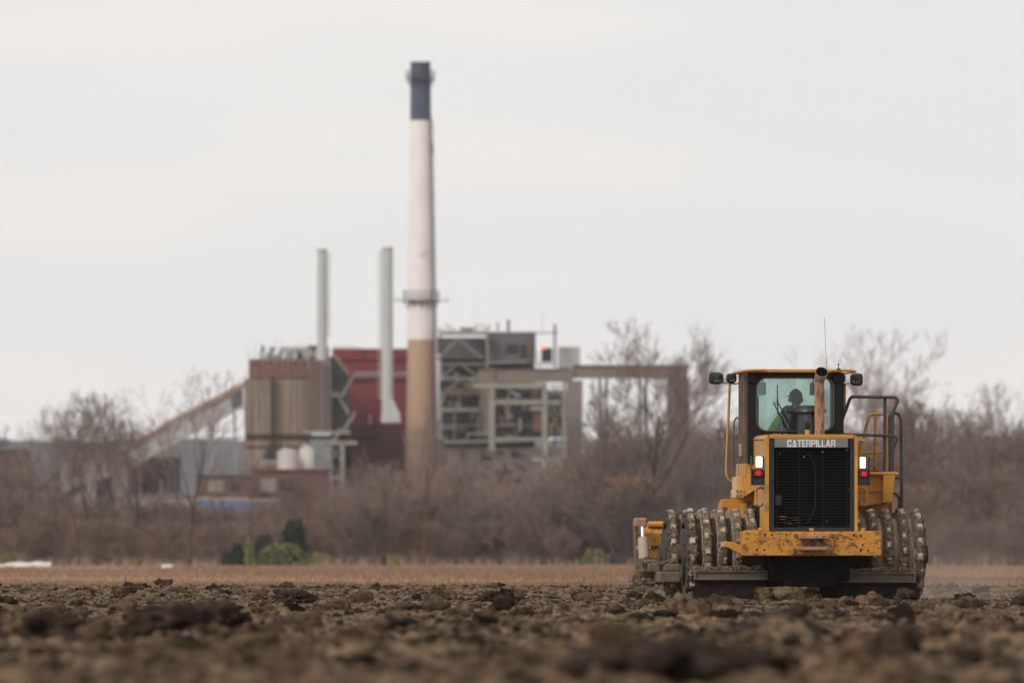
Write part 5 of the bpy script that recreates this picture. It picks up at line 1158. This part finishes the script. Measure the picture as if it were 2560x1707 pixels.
# ------------------------------------------------------------------ bare trees
def grow(seed, H=10., vase=.8, n0=9, n1=6, n2=5, n3=4, trunk_frac=.25, r0=.16, twig=.022, lean=0., up=.25, wide=.42, forks=1):
    r = random.Random(seed); TR = []; CR = []
    def seg(P, rad, lst): lst.append((P, rad))
    def path(p, d, L, k, wig, trop):
        P = [p]; d = d.normalized()
        for i in range(k):
            d = (d + Vector((r.gauss(0, wig), r.gauss(0, wig), r.gauss(0, wig) + trop))).normalized(); p = p + d * (L / k); P.append(p)
        return P, d
    def at(P, t):
        f = t * (len(P) - 1); i = min(int(f), len(P) - 2); return P[i].lerp(P[i + 1], f - i), (P[i + 1] - P[i]).normalized()
    def branch(p, d, L, rad, lv):
        k = (5, 4, 3, 2)[lv]; P, _ = path(p, d, L, k, (.09, .14, .18, .2)[lv], (.03, .07, .07, .05)[lv]); e = max(twig * .5, rad * .35)
        seg(P, [rad + (e - rad) * i / k for i in range(k + 1)], TR if lv == 0 else CR)
        if lv == 3: return
        n = (n1, n2, n3)[lv]
        for j in range(n):
            t = r.uniform(.25, 1) if j < n - 1 else 1.0; q, dd = at(P, t); sd_ = Vector((r.gauss(0, 1), r.gauss(0, 1), r.gauss(0, .5))); sd_ = (sd_ - dd * sd_.dot(dd)).normalized()
            nd = (dd + sd_ * r.uniform(.45, .95) + Vector((0, 0, up * .5))).normalized()
            branch(q, nd, L * r.uniform(.40, .68) * (1.15 - .4 * t), max(twig * .5, (rad + (e - rad) * t) * .48), lv + 1)
    for f_ in range(forks):
        base = Vector((r.gauss(0, .25) * (forks > 1), r.gauss(0, .25) * (forks > 1), 0))
        d0 = Vector((lean + r.gauss(0, .18) * (forks > 1), r.gauss(0, .1), 1)); Ht = H * .62 * r.uniform(.85, 1)
        P, dl = path(base - Vector((0, 0, .3)), d0, Ht, 8, .05, .04); rr = r0 / math.sqrt(forks); seg(P, [rr * (1.25 if i == 0 else 1 - .75 * i / 8) for i in range(9)], TR)
        for j in range(n0):
            t = trunk_frac + (1 - trunk_frac) * (j + r.random()) / n0; t = min(t, 1); q, dd = at(P, t); a = j * 2.4 + r.uniform(-.4, .4)
            nd = Vector((math.cos(a) * (1 - vase * .55), math.sin(a) * (1 - vase * .55), vase * r.uniform(.7, 1.2)))
            L = H * wide * r.uniform(.75, 1.1) * (1.1 - .55 * t); branch(q, nd, L, rr * (1 - .7 * t) * .45, 0)
    def mesh(lst, n):
        V = []; Fq = []; o = 0
        for P, rad in lst:
            prev = None
            nn = n if rad[0] > .05 else 3
            for i, p in enumerate(P):
                dd = (P[min(i + 1, len(P) - 1)] - P[max(i - 1, 0)]).normalized()
                if prev is None: a = dd.cross(Vector((.3, .2, 1)) if abs(dd.z) < .9 else Vector((1, 0, 0))).normalized()
                else: a = (prev - dd * prev.dot(dd)).normalized()
                prev = a; b = dd.cross(a)
                for k in range(nn): t = 6.2832 * k / nn; V.append(p + (a * math.cos(t) + b * math.sin(t)) * rad[i])
            for i in range(len(P) - 1):
                for k in range(nn): k2 = (k + 1) % nn; Fq.append((o + i * nn + k, o + i * nn + k2, o + (i + 1) * nn + k2, o + (i + 1) * nn + k))
            o += len(P) * nn
        return np.array([v[:] for v in V], np.float32), np.array(Fq, np.int32)
    (a_, b_), (c_, d_) = mesh(TR, 6), mesh(CR, 3); k_ = H / np.percentile(c_[:, 2], 99.7); return (a_ * k_, b_), (c_ * k_, d_)
M['bark'] = mat('dark_bark', (0.075, 0.058, 0.050), (0.11, 0.086, 0.074), .8, rough=.95, objrand=.2)
M['twigs'] = mat('bare_twigs', (0.25, 0.185, 0.158), (0.18, 0.14, 0.128), .25, rough=.95, objrand=.25)
M['brush'] = mat('bare_brush', (0.245, 0.168, 0.132), (0.125, 0.104, 0.100), .035, rough=.95, stretch=(1, .3, .6), lo=.38, hi=.62, c3=(0.34, 0.19, 0.115), s3=.12, t3=.57, w3=.12, st3=(1, .3, .7), island=.15)
PROTO = [grow(1, 12, .85, 13, 7, 7, 6, .24, .20, wide=.46, twig=.015), grow(2, 12, 1.0, 11, 6, 7, 5, .30, .18, lean=.06, twig=.015), grow(3, 12, .8, 12, 7, 6, 5, .3, .17, twig=.015), grow(4, 12, 1.15, 10, 5, 5, 5, .15, .15, forks=2, twig=.015), grow(5, 12, .9, 11, 6, 6, 5, .35, .19, lean=-.10, twig=.015), grow(6, 12, 1.0, 10, 5, 5, 4, .25, .15, wide=.44, twig=.014), grow(7, 12, 1.15, 8, 5, 5, 4, .35, .13, twig=.013), grow(8, 12, 1.0, 9, 5, 5, 4, .3, .14, lean=-.14, forks=2, twig=.013)]
pm = []
for (tv, tf), (cv, cf) in PROTO:
    a = np_mesh('trunk', tv, tf, M['bark']); b = np_mesh('crown', cv, cf, M['twigs']); pm.append((a.data, b.data)); bpy.data.objects.remove(a); bpy.data.objects.remove(b)
def tree(px, ytop, d, proto, label, squash=1.0, rz=None, grp='bare trees along the far field edge', hs=1.06):
    H = (CZ + (HY - ytop) * d / F) ; s = H / 12.0
    o = empty('bare_tree', (PX(px, d), d, 0), rz if rz is not None else random.uniform(0, 6.28)); o.scale = (s * squash, s * squash, s); tag(o, label, 'tree', grp)
    for nm, me in zip(('trunk', 'crown'), pm[proto]): c = bpy.data.objects.new(nm, me); col.objects.link(c); c.parent = o
TREES = [  # column, row of the top, distance, shape, label, spread
    (470, 925, 690, 5, 'big spreading bare tree in front of the sloping conveyor', 1.0),
    (190, 985, 700, 7, 'leaning forked bare tree at the foot of the sloping conveyor', .8),
    (140, 1010, 720, 6, 'slender bare tree left of the leaning forked tree', .8),
    (240, 975, 730, 3, 'upright many stemmed bare tree between the leaning tree and the conveyor foot', .8),
    (300, 985, 715, 1, 'tall bare tree just left of the dark shed', .8),
    (350, 1010, 760, 2, 'thin bare tree in front of the dark shed', .8),
    (70, 1055, 740, 6, 'small bare tree before the red brick building at the left edge', .9),
    (10, 1040, 780, 1, 'bare tree cut off by the left edge of the photo', .9),
    (625, 1130, 650, 4, 'thin leaning bare tree before the blue containers', .5),
    (545, 1160, 680, 6, 'short bare tree between the big spreading tree and the blue containers', .7),
    (760, 1180, 720, 3, 'low bushy bare tree below the two white tanks', 1.0),
    (860, 1190, 740, 2, 'low bare tree left of the chimney foot', 1.0),
    (960, 1125, 720, 2, 'reddish rounded bare tree left of the chimney foot under the steel stack', 1.1),
    (1062, 1010, 690, 1, 'thin bare tree right in front of the chimney', .5),
    (1140, 1160, 730, 5, 'bare tree right of the chimney foot', 1.1),
    (1250, 1190, 760, 2, 'low bare tree under the pale green portal', 1.1),
    (1360, 1180, 740, 3, 'dense bare tree under the right post of the portal', 1.1),
    (1450, 1000, 760, 6, 'bare tree left of the tall rounded tree', .9),
    (1530, 950, 740, 1, 'bare tree whose top crosses the level gallery', .6),
    (1620, 808, 720, 0, 'tallest bare tree with a round crown rising over the level gallery', .95),
    (1700, 985, 760, 6, 'bare tree at the right end of the level gallery', .7),
    (1770, 1000, 780, 2, 'bare tree between the gallery end and the machine cab', 1.1),
    (1830, 960, 800, 6, 'bare tree behind the left edge of the cab', 1.0),
    (1915, 985, 900, 6, 'bare tree seen through the left half of the cab window', .7),
    (2000, 1000, 950, 6, 'bare tree seen through the cab glass behind the driver', .6),
    (2070, 880, 1000, 6, 'bare tree behind the exhaust pipe', .6),
    (2120, 822, 980, 5, 'pale tall bare tree above the right roof lamp', 1.0),
    (2195, 940, 850, 3, 'bare tree behind the platform handrails', 1.1),
    (2262, 900, 860, 6, 'tall thin bare tree just right of the handrails', 1.0),
    (2325, 1000, 800, 2, 'rounded bare tree right of the ladder', 1.1),
    (2395, 1010, 780, 3, 'bare tree left of the twin dark trunks', 1.1),
    (2435, 965, 760, 6, 'bare tree with a dark upright trunk, left of the twin pair', .8),
    (2478, 955, 750, 5, 'bare tree with a dark upright trunk, right of the twin pair', .8),
    (2540, 985, 770, 6, 'bare tree at the right edge of the photo', 1.0)]
for (px, yt, d, pr_, lab, sq) in TREES: tree(px, yt, d, pr_, lab, sq)
# the brush and wood behind and between, which reads as one mass
def skyline(px):
    return np.interp(px, [-300, 0, 100, 200, 330, 400, 560, 620, 700, 820, 900, 960, 1100, 1200, 1300, 1400, 1450, 1500, 1560, 1700, 1780, 1850, 1900, 2110, 2180, 2250, 2330, 2400, 2560, 2900],
                         [1120, 1140, 1185, 1225, 1245, 1250, 1254, 1250, 1242, 1215, 1180, 1165, 1160, 1185, 1190, 1180, 1120, 1070, 1050, 1045, 1050, 1040, 1085, 1085, 1020, 1000, 1050, 1070, 1055, 1040])
low = [grow(40 + k, 5, .75, 7, 5, 5, 3, .02, .05, twig=.028, forks=4, wide=.55) for k in range(4)]
lowm = []
for (tv, tf), (cv, cf) in low: lowm.append((np.concatenate([tv, cv]), [tf, cf + len(tv)]))
lowm2 = [grow(60 + k, 5, 1.1, 7, 4, 4, 3, .2, .07, twig=.028, forks=1, wide=.40) for k in range(3)]
for (tv, tf), (cv, cf) in lowm2: lowm.append((np.concatenate([tv, cv]), [tf, cf + len(tv)]))
def wood(name, n, dr, frac, m, label, shapes, seed, xr=(-200, 2760)):
    r = np.random.default_rng(seed); VV = []; FF = []; o = 0
    for i in range(n):
        px = xr[0] + (xr[1] - xr[0]) * (i + r.uniform()) / n; d = r.uniform(*dr); V, fs = lowm[shapes[int(r.integers(len(shapes)))]]
        H = (CZ + (HY - skyline(px)) * d / F) * r.uniform(*frac); s = H / 5.0; sx = s * r.uniform(.8, 1.1) if s < 2 else 2 * r.uniform(.6, .9) * (s / 2) ** .5
        a = r.uniform(0, 6.28); c, si = math.cos(a), math.sin(a)
        VV.append(np.stack([(V[:, 0] * c - V[:, 1] * si) * sx + PX(px, d), (V[:, 0] * si + V[:, 1] * c) * sx + d, V[:, 2] * s], -1)); FF += [f + o for f in fs]; o += len(V)
    ob = np_mesh(name, np.concatenate(VV), np.concatenate(FF), m); tag(ob, label=label, kind='stuff')
wood('wood', 190, (760, 980), (.72, 1.04), M['brush'], 'grey brown bare wood standing as one blurred mass behind the field', [4, 5, 6, 0], 5)
wood('brush', 330, (700, 790), (.30, .72), M['brush'], 'tangled reddish brown brush along the edge of the brown field', [0, 1, 2, 3], 6)

# evergreens and new leaf shrubs
def leafy(name, px, ytop, d, wpx, m, label, cat, grp, cone=False, seed=1, n=2600):
    r = np.random.default_rng(seed); H = CZ + (HY - ytop) * d / F; W = wpx * d / F / 2
    o = empty(name, (PX(px, d), d, 0)); tag(o, label, cat, grp)
    z = r.uniform(.03, 1, n); a = r.uniform(0, 6.283, n); lobes = .75 + .35 * vnoise(np.cos(a) * 1.6 + seed, np.sin(a) * 1.6, z * 5, seed) + .30 * vnoise(np.cos(a) * 3 + seed, np.sin(a) * 3, z * 9, seed + 5)
    rad = (np.clip(1.10 - z, .10, 1) ** .6 if cone else np.sqrt(np.clip(1 - (z * 1.15 - .25) ** 2, .02, 1))) * lobes * r.uniform(.35, 1, n) ** .5
    P = np.stack([np.cos(a) * rad * W, np.sin(a) * rad * W, z * H * (.92 + .1 * lobes)], -1)
    s = H * .045; U = r.normal(0, 1, (n, 3)); Wv = r.normal(0, 1, (n, 3)); U /= np.linalg.norm(U, axis=1)[:, None]; Wv /= np.linalg.norm(Wv, axis=1)[:, None]
    V = np.stack([P - U * s, P + U * s, P + Wv * s * 1.3], 1).reshape(-1, 3); np_mesh('foliage', V, np.arange(3 * n).reshape(-1, 3), m, o)
    b = MB(); b.tube([(0, 0, -.2), (0, 0, H * .5), (0, 0, H * .85)], [H * .03, H * .02, H * .005], 6); b.build('trunk', M['bark'], o)
M['fir'] = mat('dark_evergreen', (0.045, 0.062, 0.045), (0.030, 0.042, 0.034), .8, rough=.9, island=.35)
M['newleaf'] = mat('spring_leaf', (0.25, 0.25, 0.07), (0.16, 0.16, 0.06), .8, rough=.9, island=.35)
for i, (px, yt, w_, lab) in enumerate(((735, 1300, 130, 'dark conical evergreen, tallest of the evergreens below the white tanks'), (662, 1338, 100, 'dark broad evergreen left of the tallest evergreen'), (592, 1356, 62, 'small dark pointed evergreen at the field edge, left of the yellow green shrub'), (570, 1380, 56, 'tiny dark evergreen, leftmost and lowest of the evergreens'))):
    leafy('evergreen_tree', px, yt, 684 + 3 * i, w_, M['fir'], lab, 'evergreen', 'evergreens at the field edge', cone=True, seed=i + 2)
for i, (px, yt, w_, lab) in enumerate(((705, 1358, 190, 'yellow green leafing shrub between the evergreens'), (625, 1345, 34, 'thin yellow green shrub beside the small pointed evergreen'), (800, 1380, 110, 'low yellow green shrub right of the evergreens'), (990, 1385, 60, 'low green shrub at the field edge below the chimney'), (30, 1378, 110, 'green weeds shrub behind the white sheeting at the left edge'), (330, 1392, 70, 'low green shrub right of the white sheeting'), (1485, 1372, 90, 'green shrub at the field edge left of the machine'), (2120, 1360, 80, 'green shrub seen behind the wheels of the machine'))):
    leafy('leafing_shrub', px, yt, 672 + 2 * i, w_, M['newleaf'], lab, 'shrub', 'leafing shrubs at the field edge', seed=i + 20, n=700)
# white sheeting lying at the field edge
M['sheet'] = mat('white_plastic_sheet', (0.72, 0.71, 0.68), (0.5, 0.49, 0.47), .7, rough=.6)
for (x0, x1, yt, lab) in ((-60, 128, 1406, 'long roll of white plastic sheeting at the left end of the field edge'), (404, 432, 1411, 'small white plastic scrap on the field edge below the big spreading tree')):
    d = 600; n = 60; XS = np.linspace(PX(x0, d), PX(x1, d), n); V = []; hgt = PZ(yt, d)
    for k in range(9):
        t = math.pi * k / 8; V.append(np.stack([XS, d + .3 * np.cos(t) + .08 * fbm(XS * 3, XS * 0 + k, s=3), np.maximum(-.1, hgt * math.sin(t) * (1 + .28 * fbm(XS * 2.2, XS * 0 + k * .2, s=4)))], -1))
    idx = np.arange(9 * n).reshape(9, n); qd = np.stack([idx[:-1, :-1], idx[:-1, 1:], idx[1:, 1:], idx[1:, :-1]], -1).reshape(-1, 4); tag(np_mesh('plastic_sheet', np.concatenate(V), qd, M['sheet']), lab, 'plastic sheet', None)

# ------------------------------------------------------------------ air
def volume(name, b, dens, colr, label, noise=None, bounds=None):
    m = bpy.data.materials.new(name); m.use_nodes = True; t = m.node_tree; t.nodes.clear(); o = t.nodes.new('ShaderNodeOutputMaterial'); v = t.nodes.new('ShaderNodeVolumePrincipled')
    v.inputs['Color'].default_value = (*colr, 1); v.inputs['Density'].default_value = dens; t.links.new(v.outputs[0], o.inputs['Volume'])
    ob = b.build(name, m); tag(ob, label=label, kind='stuff'); return ob, m
def dust():
    b = MB(); b.box(PX(1560, 180), PX(2560, 184) + 1, 178.8, 192, -.3, 1.7)
    ob, m = volume('dust', b, 0.05, (.80, .70, .60), 'thin brown dust hanging behind and beside the roller wheels')
    t = m.node_tree; v = [n for n in t.nodes if n.type == 'PRINCIPLED_VOLUME'][0]; tc_ = t.nodes.new('ShaderNodeTexCoord'); sp = t.nodes.new('ShaderNodeSeparateXYZ'); n = t.nodes.new('ShaderNodeTexNoise'); n.inputs['Scale'].default_value = .9; n.inputs['Detail'].default_value = 2
    t.links.new(tc_.outputs['Object'], n.inputs['Vector']); t.links.new(tc_.outputs['Object'], sp.inputs[0])
    r1 = t.nodes.new('ShaderNodeMapRange'); r1.inputs['From Min'].default_value = .35; r1.inputs['From Max'].default_value = .7; t.links.new(n.outputs['Fac'], r1.inputs['Value'])
    r2 = t.nodes.new('ShaderNodeMapRange'); r2.inputs['From Min'].default_value = 1.6; r2.inputs['From Max'].default_value = 0; r2.inputs['To Max'].default_value = 1; t.links.new(sp.outputs['Z'], r2.inputs['Value'])
    r3 = t.nodes.new('ShaderNodeMapRange'); r3.inputs['From Min'].default_value = PX(1560, 180); r3.inputs['From Max'].default_value = PX(1900, 180); t.links.new(sp.outputs['X'], r3.inputs['Value'])
    r4 = t.nodes.new('ShaderNodeMapRange'); r4.inputs['From Min'].default_value = PX(2560, 184) + 1; r4.inputs['From Max'].default_value = PX(2380, 184); t.links.new(sp.outputs['X'], r4.inputs['Value'])
    m1 = t.nodes.new('ShaderNodeMath'); m1.operation = 'MULTIPLY'; t.links.new(r1.outputs[0], m1.inputs[0]); t.links.new(r2.outputs[0], m1.inputs[1])
    m3 = t.nodes.new('ShaderNodeMath'); m3.operation = 'MULTIPLY'; t.links.new(m1.outputs[0], m3.inputs[0]); t.links.new(r3.outputs[0], m3.inputs[1])
    m4 = t.nodes.new('ShaderNodeMath'); m4.operation = 'MULTIPLY'; t.links.new(m3.outputs[0], m4.inputs[0]); t.links.new(r4.outputs[0], m4.inputs[1])
    m2 = t.nodes.new('ShaderNodeMath'); m2.operation = 'MULTIPLY'; m2.inputs[1].default_value = .055; t.links.new(m4.outputs[0], m2.inputs[0]); t.links.new(m2.outputs[0], v.inputs['Density'])
dust()
b = MB(); b.box(-450, 450, -20, 5300, -1.6, 90)
volume('haze', b, 0.00004, (0.93, 0.94, 0.97), 'thin pale haze in the air over the fields')
